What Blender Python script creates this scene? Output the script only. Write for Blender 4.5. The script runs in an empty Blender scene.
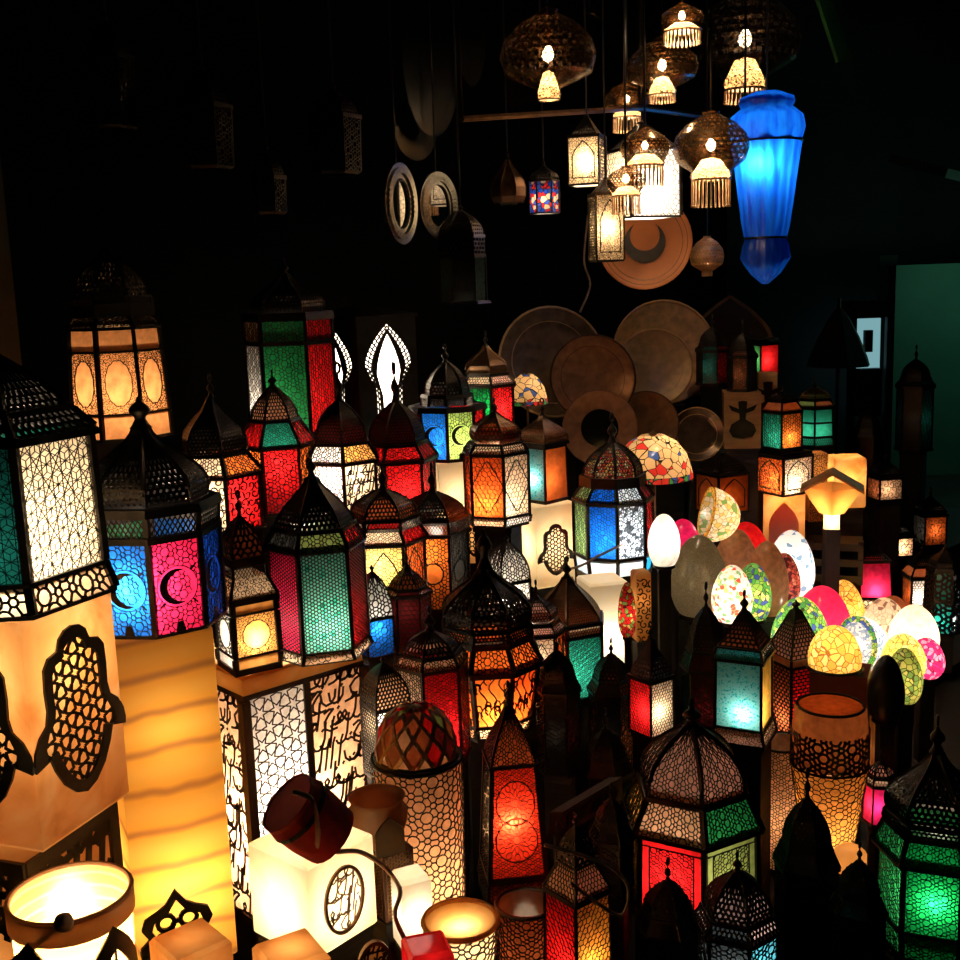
import bpy, math, random
from mathutils import Vector, Matrix
random.seed(7)
S = bpy.context.scene
COL = S.collection
PI = math.pi
# ------------------------------------------------------------------ camera, world, exposure
FPX = 1150.0
CAMZ = 1.6
cam_d = bpy.data.cameras.new('camera')
cam_d.sensor_width = 36.0
cam_d.lens = FPX / 960.0 * 36.0
cam_d.clip_start = 0.02
cam = bpy.data.objects.new('camera', cam_d)
COL.objects.link(cam)
RM = Matrix.Rotation(math.radians(80), 3, 'X') @ Matrix.Rotation(math.radians(-2.0), 3, 'Z')
CP = Vector((0, 0, CAMZ))
cam.matrix_world = Matrix.Translation(CP) @ RM.to_4x4()
S.camera = cam
wd = bpy.data.worlds.new('night')
S.world = wd
wd.use_nodes = True
wd.node_tree.nodes['Background'].inputs[0].default_value = (0.35, 0.62, 0.55, 1)
wd.node_tree.nodes['Background'].inputs[1].default_value = 0.0012
S.view_settings.view_transform = 'Standard'
S.view_settings.look = 'None'
S.view_settings.exposure = 0.25
S.view_settings.gamma = 1.0
S.view_settings.use_curve_mapping = False
S.cycles.use_denoising = True
S.cycles.max_bounces = 7
S.cycles.diffuse_bounces = 3
S.cycles.transmission_bounces = 6
S.cycles.transparent_max_bounces = 8
S.cycles.sample_clamp_indirect = 3.0
S.cycles.caustics_reflective = False
S.cycles.caustics_refractive = False
KL = 150.0          # watts per square metre of bulb-to-pane distance
# ------------------------------------------------------------------ pixels to the stall: v = how far into the stall, u = along it
Q2 = math.sqrt(.5)
def ray(px, py):
    return RM @ Vector(((px - 480) / FPX, -(py - 480) / FPX, -1))
def P(px, py, v):
    r = ray(px, py)
    return CP + r * (v / Q2 / (r.y - r.x))
def PZ(px, py, z):
    r = ray(px, py)
    return CP + r * ((z - CAMZ) / r.z)
RT = RM.transposed()
def zof(X, Y, py):
    a = RT @ Vector((X, Y, -CAMZ)); b = RT @ Vector((0, 0, 1)); k = py - 480
    return (k * a.z - FPX * a.y) / (FPX * b.y - k * b.z)
def mpp(p):
    return -(RT @ (Vector(p) - CP)).z / FPX
def UV(u, v, z=0.0):
    return Vector(((u - v) * Q2, (u + v) * Q2, z))
# ------------------------------------------------------------------ materials
MATS = {}
def newmat(key):
    m = bpy.data.materials.new(key); m.use_nodes = True
    nt = m.node_tree; nt.nodes.clear()
    return m, nt, nt.nodes.new('ShaderNodeOutputMaterial')
def N(nt, t, **kw):
    n = nt.nodes.new(t)
    for k, x in kw.items():
        if hasattr(n, k): setattr(n, k, x)
        else: n.inputs[k].default_value = x
    return n
def ramp(nt, fac, stops, interp='LINEAR'):
    r = nt.nodes.new('ShaderNodeValToRGB'); r.color_ramp.interpolation = interp
    el = r.color_ramp.elements
    while len(el) < len(stops): el.new(0.5)
    for e, (p, c) in zip(el, stops):
        e.position = p; e.color = (*c, 1)
    nt.links.new(fac, r.inputs[0])
    return r.outputs[0]
def lampshade(nt, out, colour, rough=.25, gloss=.06, trans=.72):
    """light passes through and scatters: translucent + some diffuse + a thin gloss"""
    t = N(nt, 'ShaderNodeBsdfTranslucent'); d = N(nt, 'ShaderNodeBsdfDiffuse')
    g = N(nt, 'ShaderNodeBsdfGlossy', Roughness=rough)
    for n in (t, d):
        if isinstance(colour, tuple): n.inputs['Color'].default_value = (*colour, 1)
        else: nt.links.new(colour, n.inputs['Color'])
    m1 = N(nt, 'ShaderNodeMixShader'); m1.inputs[0].default_value = trans
    nt.links.new(d.outputs[0], m1.inputs[1]); nt.links.new(t.outputs[0], m1.inputs[2])
    m2 = N(nt, 'ShaderNodeMixShader'); m2.inputs[0].default_value = gloss
    nt.links.new(m1.outputs[0], m2.inputs[1]); nt.links.new(g.outputs[0], m2.inputs[2])
    nt.links.new(m2.outputs[0], out.inputs[0])
    return g
GC = dict(red=(.8, .014, .016), crimson=(.85, .02, .09), blue=(.008, .13, .55), navy=(.004, .03, .22), cyan=(.03, .4, .44),
          teal=(.02, .32, .26), sea=(.02, .3, .19), green=(.02, .26, .07), emerald=(.004, .25, .05), olive=(.28, .36, .10), amber=(.92, .42, .1),
          orange=(.9, .2, .03), brown=(.45, .12, .04), cream=(.92, .7, .44), white=(.93, .88, .8), yellow=(.95, .68, .18),
          magenta=(.8, .02, .16), pink=(.85, .45, .33), maroon=(.16, .015, .015), peach=(.9, .5, .27), dark=(.05, .05, .045),
          lime=(.35, .55, .12), gold=(.85, .42, .06), azure=(.03, .45, .85), rust=(.6, .11, .02), bowlbrown=(.55, .2, .07), ruby=(.85, .05, .02), ember=(.85, .11, .015), night=(.001, .018, .015), deepred=(.35, .008, .01))
def glass(c):
    k = 'glass_' + c
    if k in MATS: return MATS[k]
    m, nt, out = newmat(k); MATS[k] = m
    tc = N(nt, 'ShaderNodeTexCoord')
    no = N(nt, 'ShaderNodeTexNoise', Scale=55.0, Detail=2.0); nt.links.new(tc.outputs['Object'], no.inputs['Vector'])
    b = GC[c]
    col = ramp(nt, no.outputs[0], [(.3, tuple(x * .72 for x in b)), (.7, tuple(min(1, x * 1.12) for x in b))])
    g = lampshade(nt, out, col, .2, .05)
    bp = N(nt, 'ShaderNodeBump', Strength=.25, Distance=.002)
    nt.links.new(no.outputs[0], bp.inputs['Height']); nt.links.new(bp.outputs[0], g.inputs['Normal'])
    return m
def hammered(c, c2='white', scale=170.):
    k = 'hammered_%s_%s' % (c, c2)
    if k in MATS: return MATS[k]
    m, nt, out = newmat(k); MATS[k] = m
    tc = N(nt, 'ShaderNodeTexCoord')
    vo = N(nt, 'ShaderNodeTexVoronoi', Scale=scale); nt.links.new(tc.outputs['Object'], vo.inputs['Vector'])
    no = N(nt, 'ShaderNodeTexNoise', Scale=120.0, Detail=2.0); nt.links.new(tc.outputs['Object'], no.inputs['Vector'])
    mx = N(nt, 'ShaderNodeMath', operation='ADD'); nt.links.new(vo.outputs['Distance'], mx.inputs[0]); nt.links.new(no.outputs[0], mx.inputs[1])
    a, b = GC[c], GC[c2]
    col = ramp(nt, mx.outputs[0], [(.5, tuple(x * .3 for x in a)), (.78, a), (1., tuple(.88 * p + .12 * q for p, q in zip(a, b)))])
    lampshade(nt, out, col, .15, .08)
    return m
def stone(key, stops, kind='noise', scale=9., dist=4., trans=.7):
    k = 'stone_' + key
    if k in MATS: return MATS[k]
    m, nt, out = newmat(k); MATS[k] = m
    tc = N(nt, 'ShaderNodeTexCoord')
    if kind == 'bands':
        t = N(nt, 'ShaderNodeTexWave', wave_type='BANDS', bands_direction='Z', Scale=scale, Distortion=dist, Detail=3.0)
        t.inputs['Detail Scale'].default_value = .8
        fac = t.outputs['Fac']
    else:
        t = N(nt, 'ShaderNodeTexNoise', Scale=scale, Detail=4.0, Distortion=dist)
        fac = t.outputs[0]
    nt.links.new(tc.outputs['Object'], t.inputs['Vector'])
    lampshade(nt, out, ramp(nt, fac, stops), .3, .04, trans)
    return m
def mosaic(key, cols, scale=90., grout=(.03, .025, .02), gw=.05, trans=.72):
    k = 'mosaic_' + key
    if k in MATS: return MATS[k]
    m, nt, out = newmat(k); MATS[k] = m
    tc = N(nt, 'ShaderNodeTexCoord')
    v1 = N(nt, 'ShaderNodeTexVoronoi', Scale=scale); v2 = N(nt, 'ShaderNodeTexVoronoi', feature='DISTANCE_TO_EDGE', Scale=scale)
    for v in (v1, v2): nt.links.new(tc.outputs['Object'], v.inputs['Vector'])
    sp = N(nt, 'ShaderNodeSeparateColor'); nt.links.new(v1.outputs['Color'], sp.inputs[0])
    n = len(cols)
    c = ramp(nt, sp.outputs[0], [(i / n, x) for i, x in enumerate(cols)], 'CONSTANT')
    lt = N(nt, 'ShaderNodeMath', operation='LESS_THAN'); lt.inputs[1].default_value = gw
    nt.links.new(v2.outputs['Distance'], lt.inputs[0])
    mx = N(nt, 'ShaderNodeMix', data_type='RGBA')
    nt.links.new(lt.outputs[0], mx.inputs[0]); nt.links.new(c, mx.inputs[6]); mx.inputs[7].default_value = (*grout, 1)
    lampshade(nt, out, mx.outputs[2], .18, .09, trans)
    return m
def metal(key, col, rough=.42, met=.85, spots=.5):
    k = 'metal_' + key
    if k in MATS: return MATS[k]
    m, nt, out = newmat(k); MATS[k] = m
    tc = N(nt, 'ShaderNodeTexCoord')
    no = N(nt, 'ShaderNodeTexNoise', Scale=30.0, Detail=4.0); nt.links.new(tc.outputs['Object'], no.inputs['Vector'])
    c = ramp(nt, no.outputs[0], [(.3, tuple(x * spots for x in col)), (.75, col)])
    p = N(nt, 'ShaderNodeBsdfPrincipled', Metallic=met, Roughness=rough)
    nt.links.new(c, p.inputs['Base Color']); nt.links.new(p.outputs[0], out.inputs[0])
    return m
def matte(key, col, col2=None, scale=8., rough=.7, bump=0., stretch=None):
    k = 'matte_' + key
    if k in MATS: return MATS[k]
    m, nt, out = newmat(k); MATS[k] = m
    tc = N(nt, 'ShaderNodeTexCoord')
    no = N(nt, 'ShaderNodeTexNoise', Scale=scale, Detail=5.0)
    if stretch:
        mp = N(nt, 'ShaderNodeMapping'); mp.inputs['Scale'].default_value = stretch
        nt.links.new(tc.outputs['Object'], mp.inputs[0]); nt.links.new(mp.outputs[0], no.inputs['Vector'])
    else:
        nt.links.new(tc.outputs['Object'], no.inputs['Vector'])
    c = ramp(nt, no.outputs[0], [(.3, col2 or tuple(x * .6 for x in col)), (.7, col)])
    p = N(nt, 'ShaderNodeBsdfPrincipled', Roughness=rough)
    nt.links.new(c, p.inputs['Base Color']); nt.links.new(p.outputs[0], out.inputs[0])
    if bump:
        b = N(nt, 'ShaderNodeBump', Strength=bump, Distance=.01); nt.links.new(no.outputs[0], b.inputs['Height']); nt.links.new(b.outputs[0], p.inputs['Normal'])
    return m
def emit(key, col, st):
    k = 'emit_' + key
    if k in MATS: return MATS[k]
    m, nt, out = newmat(k); MATS[k] = m
    e = N(nt, 'ShaderNodeEmission', Strength=st); e.inputs[0].default_value = (*col, 1)
    nt.links.new(e.outputs[0], out.inputs[0])
    return m
IRON = metal('iron', (.045, .036, .028), .4, .8)
BRONZE = metal('bronze', (.22, .12, .06), .38, .9)
COPPER = metal('copper', (.98, .56, .22), .45, .3, .55)
BRASS = metal('brass', (.95, .62, .27), .38, .4, .6)
SILVER = metal('silver', (.62, .62, .58), .2, 1., .55)
ALAB = stone('alabaster', [(.28, (.62, .27, .07)), (.45, (.86, .5, .2)), (.62, (.92, .66, .34)), (.8, (.8, .4, .12))], 'noise', 7., 1.4)
ALABW = stone('white_alabaster', [(.25, (.95, .7, .38)), (.5, (.95, .86, .66)), (.75, (.96, .76, .42))], 'noise', 8., 1.0)
ONYX = stone('banded_onyx', [(.0, (.5, .24, .09)), (.07, (.7, .36, .09)), (.2, (.88, .48, .1)), (1., (.92, .55, .14))], 'bands', 5.0, 3.6)
WOOD = matte('dark_wood', (.018, .011, .007), (.008, .005, .004), 6., .6, .3, (12, 1.5, 1.5))
TIMBER = matte('pale_wood', (.7, .36, .14), (.5, .24, .08), 5., .5, .2, (2, 2, 14))
CORD = matte('cord', (.7, .48, .33), None, 20.)
BLACKC = matte('black_cord', (.02, .02, .02), None, 20.)
# ------------------------------------------------------------------ mesh collector
class MB:
    def __init__(s): s.v = []; s.f = []
    def add(s, vs, fs):
        o = len(s.v); s.v += [tuple(x) for x in vs]; s.f += [tuple(i + o for i in f) for f in fs]
    def bar(s, p, q, n, w, t):
        p = Vector(p); q = Vector(q); n = Vector(n); d = q - p
        sd = d.cross(n)
        if sd.length < 1e-9: return
        sd = sd.normalized() * (w / 2); e = d.normalized() * (w * .3); p = p - e; q = q + e; n = n * t
        s.add([p - sd, p + sd, q + sd, q - sd, p - sd + n, p + sd + n, q + sd + n, q - sd + n],
              [(4, 5, 6, 7), (0, 4, 7, 3), (1, 2, 6, 5)])
    def box(s, c, h, rz=0.):
        cx, cy, cz = c; hx, hy, hz = h; co, si = math.cos(rz), math.sin(rz)
        vs = []
        for z in (-hz, hz):
            for x, y in ((-hx, -hy), (hx, -hy), (hx, hy), (-hx, hy)):
                vs.append((cx + x * co - y * si, cy + x * si + y * co, cz + z))
        s.add(vs, [(3, 2, 1, 0), (4, 5, 6, 7), (0, 1, 5, 4), (1, 2, 6, 5), (2, 3, 7, 6), (3, 0, 4, 7)])
    def rev(s, prof, n=24, a0=0., wob=None, closed=False):
        o = len(s.v); m = len(prof)
        for r, z in prof:
            for k in range(n):
                a = a0 + 2 * PI * k / n; rr = r * (wob(a, z) if wob else 1)
                s.v.append((rr * math.cos(a), rr * math.sin(a), z))
        for i in range(m - 1 + (1 if closed else 0)):
            j = (i + 1) % m
            for k in range(n):
                k2 = (k + 1) % n
                s.f.append((o + i * n + k, o + i * n + k2, o + j * n + k2, o + j * n + k))
    def disc(s, z, r, n=24, a0=0.):
        o = len(s.v)
        for k in range(n):
            a = a0 + 2 * PI * k / n; s.v.append((r * math.cos(a), r * math.sin(a), z))
        s.f.append(tuple(range(o, o + n)))
    def tube(s, pts, r, n=6):
        pts = [Vector(p) for p in pts]; o = len(s.v)
        for i, p in enumerate(pts):
            d = (pts[min(i + 1, len(pts) - 1)] - pts[max(i - 1, 0)]).normalized()
            a = d.orthogonal() if abs(d.z) > .95 else Vector((0, 0, 1)).cross(d)
            a.normalize(); b = d.cross(a)
            for k in range(n):
                t = 2 * PI * k / n; s.v.append(tuple(p + (a * math.cos(t) + b * math.sin(t)) * r))
        for i in range(len(pts) - 1):
            for k in range(n):
                k2 = (k + 1) % n
                s.f.append((o + i * n + k, o + i * n + k2, o + (i + 1) * n + k2, o + (i + 1) * n + k))
        s.f.append(tuple(o + k for k in reversed(range(n)))); s.f.append(tuple(o + (len(pts) - 1) * n + k for k in range(n)))
    def torus(s, c, R, r, ax='x', N_=14, n=5):
        c = Vector(c); o = len(s.v)
        for i in range(N_):
            a = 2 * PI * i / N_
            for k in range(n):
                b = 2 * PI * k / n; q = R + r * math.cos(b)
                if ax == 'x': p = Vector((r * math.sin(b), q * math.cos(a), q * math.sin(a)))
                elif ax == 'y': p = Vector((q * math.cos(a), r * math.sin(b), q * math.sin(a)))
                else: p = Vector((q * math.cos(a), q * math.sin(a), r * math.sin(b)))
                s.v.append(tuple(c + p))
        for i in range(N_):
            for k in range(n):
                i2 = (i + 1) % N_; k2 = (k + 1) % n
                s.f.append((o + i * n + k, o + i2 * n + k, o + i2 * n + k2, o + i * n + k2))
    def prism(s, poly, f, t):
        """a filled outline: f maps 2-D to (point, normal); t is its thickness"""
        o = len(s.v); m = len(poly)
        a = [f(x, y) for x, y in poly]
        s.v += [tuple(p) for p, q in a] + [tuple(Vector(p) + Vector(q) * t) for p, q in a]
        s.f.append(tuple(o + m + i for i in range(m))); s.f.append(tuple(o + i for i in reversed(range(m))))
        for i in range(m):
            j = (i + 1) % m; s.f.append((o + i, o + j, o + m + j, o + m + i))
    def strip(s, A, B, f, t):
        """a band between two outlines of equal length"""
        for i in range(len(A) - 1):
            q = [f(*A[i]), f(*A[i + 1]), f(*B[i + 1]), f(*B[i])]
            vs = [Vector(p) for p, n in q] + [Vector(p) + Vector(n) * t for p, n in q]
            s.add(vs, [(4, 5, 6, 7), (0, 1, 5, 4), (2, 3, 7, 6), (3, 0, 4, 7), (1, 2, 6, 5)])
    def mesh(s, name, smooth=False):
        me = bpy.data.meshes.new(name); me.from_pydata(s.v, [], s.f); me.update()
        if smooth:
            for p in me.polygons: p.use_smooth = True
        return me
    def build(s, name, mat, parent=None, smooth=False):
        return link(name, s.mesh(name, smooth), mat, parent)
def link(name, me, mat, parent=None, rz=0.):
    o = bpy.data.objects.new(name, me); COL.objects.link(o)
    if not me.materials: me.materials.append(mat)
    if me.materials[0] != mat:
        o.material_slots[0].link = 'OBJECT'; o.material_slots[0].material = mat
    if parent: o.parent = parent
    if rz: o.rotation_euler[2] = rz
    return o
def tag(o, label, cat, group=None, kind=None):
    o['label'] = label
    if cat: o['category'] = cat
    if group: o['group'] = group
    if kind: o['kind'] = kind
    return o
def empty(name, loc, rz=0.):
    o = bpy.data.objects.new(name, None); COL.objects.link(o); o.location = loc; o.rotation_euler[2] = rz
    o.empty_display_size = .05
    return o
WARM = (1., .72, .45); AMB = (1., .58, .26); SOFT = (1., .84, .67); COOL = (.8, .93, 1.)
def bulb(parent, z, watts, col=SOFT, rad=.012, xy=(0, 0)):
    l = bpy.data.lights.new('bulb_light', 'POINT'); l.energy = watts; l.color = col; l.shadow_soft_size = rad
    o = bpy.data.objects.new('bulb_light', l); COL.objects.link(o); o.parent = parent; o.location = (xy[0], xy[1], z)
    return o
TOP = {}      # root name -> height of its top
SUP = []      # things that need something to stand on: (x, y, z, radius, rz)
# ------------------------------------------------------------------ filigree patterns: line segments inside a W x H field, x centred, y from 0
def clip(a, b, W, H):
    x0, y0 = a; x1, y1 = b; dx, dy = x1 - x0, y1 - y0; t0, t1 = 0., 1.
    for p, q in ((-dx, x0 + W / 2), (dx, W / 2 - x0), (-dy, y0), (dy, H - y0)):
        if abs(p) < 1e-12:
            if q < 0: return None
        else:
            r = q / p
            if p < 0:
                if r > t1: return None
                t0 = max(t0, r)
            else:
                if r < t0: return None
                t1 = min(t1, r)
    if t1 - t0 < 1e-3: return None
    return ((x0 + dx * t0, y0 + dy * t0), (x0 + dx * t1, y0 + dy * t1))
def cells(W, H, c):
    rows = int(H / (c * .866)) + 3; cols = int(W / c) + 3
    for j in range(-1, rows):
        for i in range(-cols // 2 - 1, cols // 2 + 2):
            yield (i + (.5 if j % 2 else 0)) * c, H / 2 + (j - rows // 2) * c * .866
def pattern(kind, W, H, c, rnd):
    out = []
    if kind == 'hex' or kind == 'cell':
        jit = {}; seen = set(); R = c / math.sqrt(3)
        def J(p):
            k = (round(p[0] / c * 20), round(p[1] / c * 20))
            if k not in jit:
                s = .17 * c if kind == 'cell' else .03 * c
                jit[k] = (p[0] + rnd.uniform(-s, s), p[1] + rnd.uniform(-s, s))
            return k
        for x, y in cells(W, H, c):
            ks = [J((x + R * math.cos(PI / 6 + k * PI / 3), y + R * math.sin(PI / 6 + k * PI / 3))) for k in range(6)]
            for k in range(6):
                e = tuple(sorted((ks[k], ks[(k + 1) % 6])))
                if e not in seen:
                    seen.add(e); out.append((jit[e[0]], jit[e[1]]))
    elif kind == 'star':
        for x, y in cells(W, H, c):
            M = [(x + c / 2 * math.cos(k * PI / 3), y + c / 2 * math.sin(k * PI / 3)) for k in range(6)]
            for k in range(6): out.append((M[k], M[(k + 2) % 6]))
    elif kind == 'rose':
        # rings of two sizes on a triangular net, joined by short spokes
        c *= 1.3; rows = int(H / (c * .866)) + 3; cols = int(W / c) + 3
        def rad(i, j): return c * (.45 if (i - j - (1 if j % 2 else 0) * 0 + (j // 2)) % 3 == 0 else .25)
        for j in range(-1, rows):
            for i in range(-cols // 2 - 1, cols // 2 + 2):
                x, y = (i + (.5 if j % 2 else 0)) * c, H / 2 + (j - rows // 2) * c * .866
                r = rad(i, j); m = 10 if r > .3 * c else 7; a0 = rnd.uniform(0, .6)
                ps = [(x + r * math.cos(k * 2 * PI / m + a0), y + r * math.sin(k * 2 * PI / m + a0)) for k in range(m)]
                for k in range(m): out.append((ps[k], ps[(k + 1) % m]))
                for k, (di, dj) in enumerate(((1, 0), (0 + (1 if j % 2 else 0), 1), (-1 + (1 if j % 2 else 0), 1))):
                    a = k * PI / 3; r2 = rad(i + di, j + dj)
                    out.append(((x + r * math.cos(a), y + r * math.sin(a)), (x + (c - r2) * math.cos(a), y + (c - r2) * math.sin(a))))
    elif kind == 'hexstar':
        R = c / math.sqrt(3)
        for x, y in cells(W, H, c):
            V = [(x + R * math.cos(PI / 6 + k * PI / 3), y + R * math.sin(PI / 6 + k * PI / 3)) for k in range(6)]
            M = [(x + c / 2 * math.cos(k * PI / 3), y + c / 2 * math.sin(k * PI / 3)) for k in range(6)]
            for k in range(3): out.append((V[k], V[k + 1])); out.append((M[k], M[k + 3]))
            for k in range(6): out.append((M[k], M[(k + 2) % 6]))
    elif kind == 'girih':
        for x, y in cells(W, H, c):
            M = [(x + c / 2 * math.cos(k * PI / 3), y + c / 2 * math.sin(k * PI / 3)) for k in range(6)]
            q = [(x + c * .2 * math.cos(PI / 6 + k * PI / 3), y + c * .2 * math.sin(PI / 6 + k * PI / 3)) for k in range(6)]
            o2 = [(x + c * .5 * math.cos(PI / 6 + k * PI / 3), y + c * .5 * math.sin(PI / 6 + k * PI / 3)) for k in range(6)]
            for k in range(6):
                out.append((M[k], q[k])); out.append((q[k], M[(k + 1) % 6]))
    elif kind == 'brick':
        n = max(1, int(H / (c * .62))); h = H / n
        for j in range(n + 1): out.append(((-W / 2, j * h), (W / 2, j * h)))
        for j in range(n):
            x = -W / 2 + (c / 2 if j % 2 else 0)
            while x < W / 2:
                out.append(((x, j * h), (x, j * h + h))); x += c
    elif kind == 'dia':
        x = -W / 2 - H
        while x < W / 2 + H:
            out.append(((x, 0), (x + H * .6, H))); out.append(((x, 0), (x - H * .6, H))); x += c
    elif kind == 'curl':
        for x, y in cells(W, H, c * 1.5):
            a0 = rnd.uniform(0, 2 * PI); sg = rnd.choice((-1, 1)); last = None
            for i in range(11):
                r = c * (.12 + .075 * i); a = a0 + sg * i * .62
                p = (x + r * math.cos(a), y + r * math.sin(a))
                if last: out.append((last, p))
                last = p
    elif kind == 'scroll':
        x = -W / 2
        while x < W / 2 + c:
            y = -rnd.uniform(0, c); last = None; ph = rnd.uniform(0, 6)
            while y < H + c:
                p = (x + c * .42 * math.sin(y / c * 2.1 + ph), y)
                if last: out.append((last, p))
                last = p; y += c * .4
            for k in range(int(H / c / 1.3)):
                yy = rnd.uniform(0, H); ps = [(x + c * .5 + c * .36 * math.cos(t), yy + c * .55 * math.sin(t)) for t in (0, .9, 1.8, 2.7, 3.6, 4.5)]
                out += list(zip(ps, ps[1:]))
            x += c * 1.05
    elif kind == 'mullion':
        k = max(1, round(H / c))
        for j in range(1, k): out.append(((-W / 2, H * j / k), (W / 2, H * j / k)))
    r = []
    for a, b in out:
        s = clip(a, b, W, H)
        if s: r.append(s)
    return r
def inside(poly, x, y):
    c = False; j = len(poly) - 1
    for i in range(len(poly)):
        xi, yi = poly[i]; xj, yj = poly[j]
        if (yi > y) != (yj > y) and x < (xj - xi) * (y - yi) / (yj - yi) + xi: c = not c
        j = i
    return c
def trim(segs, poly, keep_inside):
    """shorten segments at an outline"""
    out = []
    for a, b in segs:
        ia = inside(poly, *a) == keep_inside; ib = inside(poly, *b) == keep_inside
        if ia and ib: out.append((a, b)); continue
        if not ia and not ib: continue
        p, q = (a, b) if ia else (b, a)
        lo, hi = 0., 1.
        for _ in range(7):
            m = (lo + hi) / 2
            if inside(poly, p[0] + (q[0] - p[0]) * m, p[1] + (q[1] - p[1]) * m) == keep_inside: lo = m
            else: hi = m
        out.append((p, (p[0] + (q[0] - p[0]) * lo, p[1] + (q[1] - p[1]) * lo)))
    return out
def oval(cx, cy, rx, ry, n=28, a0=0., a1=2 * PI):
    return [(cx + rx * math.cos(a0 + (a1 - a0) * i / n), cy + ry * math.sin(a0 + (a1 - a0) * i / n)) for i in range(n + (0 if a1 - a0 > 6.28 else 1))]
def ring(poly): return list(zip(poly, poly[1:] + poly[:1]))
def ogive(cx, y0, y1, w, n=8):
    """pointed-arch outline"""
    ys = y0 + (y1 - y0) * .55; L = [(cx - w, y0)]
    for i in range(n + 1):
        t = i / n; L.append((cx - w * (1 - t ** 1.7), ys + (y1 - ys) * t))
    for i in range(n - 1, -1, -1):
        t = i / n; L.append((cx + w * (1 - t ** 1.7), ys + (y1 - ys) * t))
    L.append((cx + w, y0))
    return L
HAMSA = [(0, 1.0), (-.1, .98), (-.18, .92), (-.22, .82), (-.34, .79), (-.41, .7), (-.42, .5), (-.41, .32), (-.44, .2), (-.54, .12), (-.61, .0), (-.63, -.1), (-.62, -.17),
         (-.43, -.12), (-.38, -.25), (-.28, -.42), (-.14, -.55), (0, -.6)]
HAMSA = HAMSA + [(-x, y) for x, y in HAMSA[-2:0:-1]]
def offset_poly(poly, k, cx=0., cy=.2):
    return [(cx + (x - cx) * k, cy + (y - cy) * (1 - (1 - k) * .62)) for x, y in poly]
# ------------------------------------------------------------------ calligraphy strokes in a unit-wide field
STROKES = [
    [(.05, .0), (.06, .3), (.04, .62), (.08, .7)],                                           # alif
    [(.0, .12), (.06, .02), (.16, .0), (.26, .06), (.3, .2), (.28, .62)],                    # lam
    [(.0, .3), (.05, .1), (.18, .0), (.34, .03), (.42, .16), (.4, .34)],                     # nun bowl
    [(.3, .1), (.2, .0), (.06, .02), (.0, .14), (.08, .26), (.2, .24), (.24, .12), (.34, .02), (.46, .0)],  # ha / mim
    [(.0, .34), (.12, .42), (.3, .4), (.14, .3), (.02, .14), (.06, -.04), (.22, -.12), (.42, -.08)],        # jim
    [(.0, .0), (.14, .02), (.26, .08), (.32, .2), (.24, .3), (.16, .22), (.2, .1), (.34, .04)],             # waw
    [(.0, .1), (.1, .02), (.18, .1), (.24, .02), (.32, .1), (.4, .02), (.52, .02)],                         # sin teeth
    [(.42, .5), (.26, .46), (.1, .3), (.18, .14), (.36, .12), (.26, .0), (.04, -.02)],                      # kaf / ya
]
def calligraphy(W, H, size, rnd):
    segs = []; y = -size * .1
    while y < H:
        x = -W / 2 - size * .1
        while x < W / 2:
            st = rnd.choice(STROKES + STROKES[:2] * 3 + STROKES[2:3] * 2); sk = .5
            pts = [(x + px * size * 1.3 + sk * py * size * .5, y + py * size * 1.3 + size * .1) for px, py in st]
            sm = [pts[0]]
            for a, b, c in zip(pts, pts[1:], pts[2:]):
                sm.append(((a[0] + 2 * b[0] + a[0] * 0) / 3 * 1 if False else (a[0] * .15 + b[0] * .7 + c[0] * .15), a[1] * .15 + b[1] * .7 + c[1] * .15))
            sm.append(pts[-1]); segs += list(zip(sm, sm[1:]))
            if rnd.random() < .5:
                q = (x + rnd.uniform(.1, .4) * size, y + rnd.uniform(.55, .95) * size)
                segs.append((q, (q[0] + size * .05, q[1] + size * .05)))
            x += size * rnd.uniform(.17, .32)
        y += size * .64
    return [s for s in (clip(a, b, W, H) for a, b in segs) if s]
# ------------------------------------------------------------------ builders
CEIL = 2.8
PROF = dict(
    onion=[(0, 1), (.12, 1.06), (.28, 1.03), (.45, .86), (.6, .62), (.75, .36), (.88, .19), (1, .12)],
    round=[(0, 1), (.2, .97), (.4, .88), (.6, .72), (.8, .47), (.93, .24), (1, .14)],
    ogee=[(0, 1), (.15, .92), (.35, .76), (.55, .55), (.7, .37), (.85, .21), (1, .13)],
    bulb=[(0, .8), (.15, .97), (.35, 1.0), (.55, .84), (.72, .52), (.86, .25), (1, .1)],
    pyr=[(0, 1), (.5, .58), (1, .16)],
    low=[(0, 1), (.3, .9), (.6, .66), (.85, .36), (1, .2)],
    arch=[(0, 1), (.3, .96), (.55, .82), (.75, .6), (.9, .34), (1, .12)])
def prof_at(pr, t):
    for (a, ra), (b, rb) in zip(pr, pr[1:]):
        if t <= b: return ra + (rb - ra) * (t - a) / (b - a)
    return pr[-1][1]
def base_of(px, v, by, ty, on):
    if on is not None and v is None:
        p = PZ(px, by, TOP[on]); X, Y = p.x, p.y
    else:
        p = P(px, (by + ty) / 2, v); X, Y = p.x, p.y
    z0 = zof(X, Y, by); dz = 0.
    if on is not None: dz = TOP[on] - z0
    return X, Y, z0, dz, mpp((X, Y, z0))
def cam_ang(X, Y): return math.atan2(-Y, -X)
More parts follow.
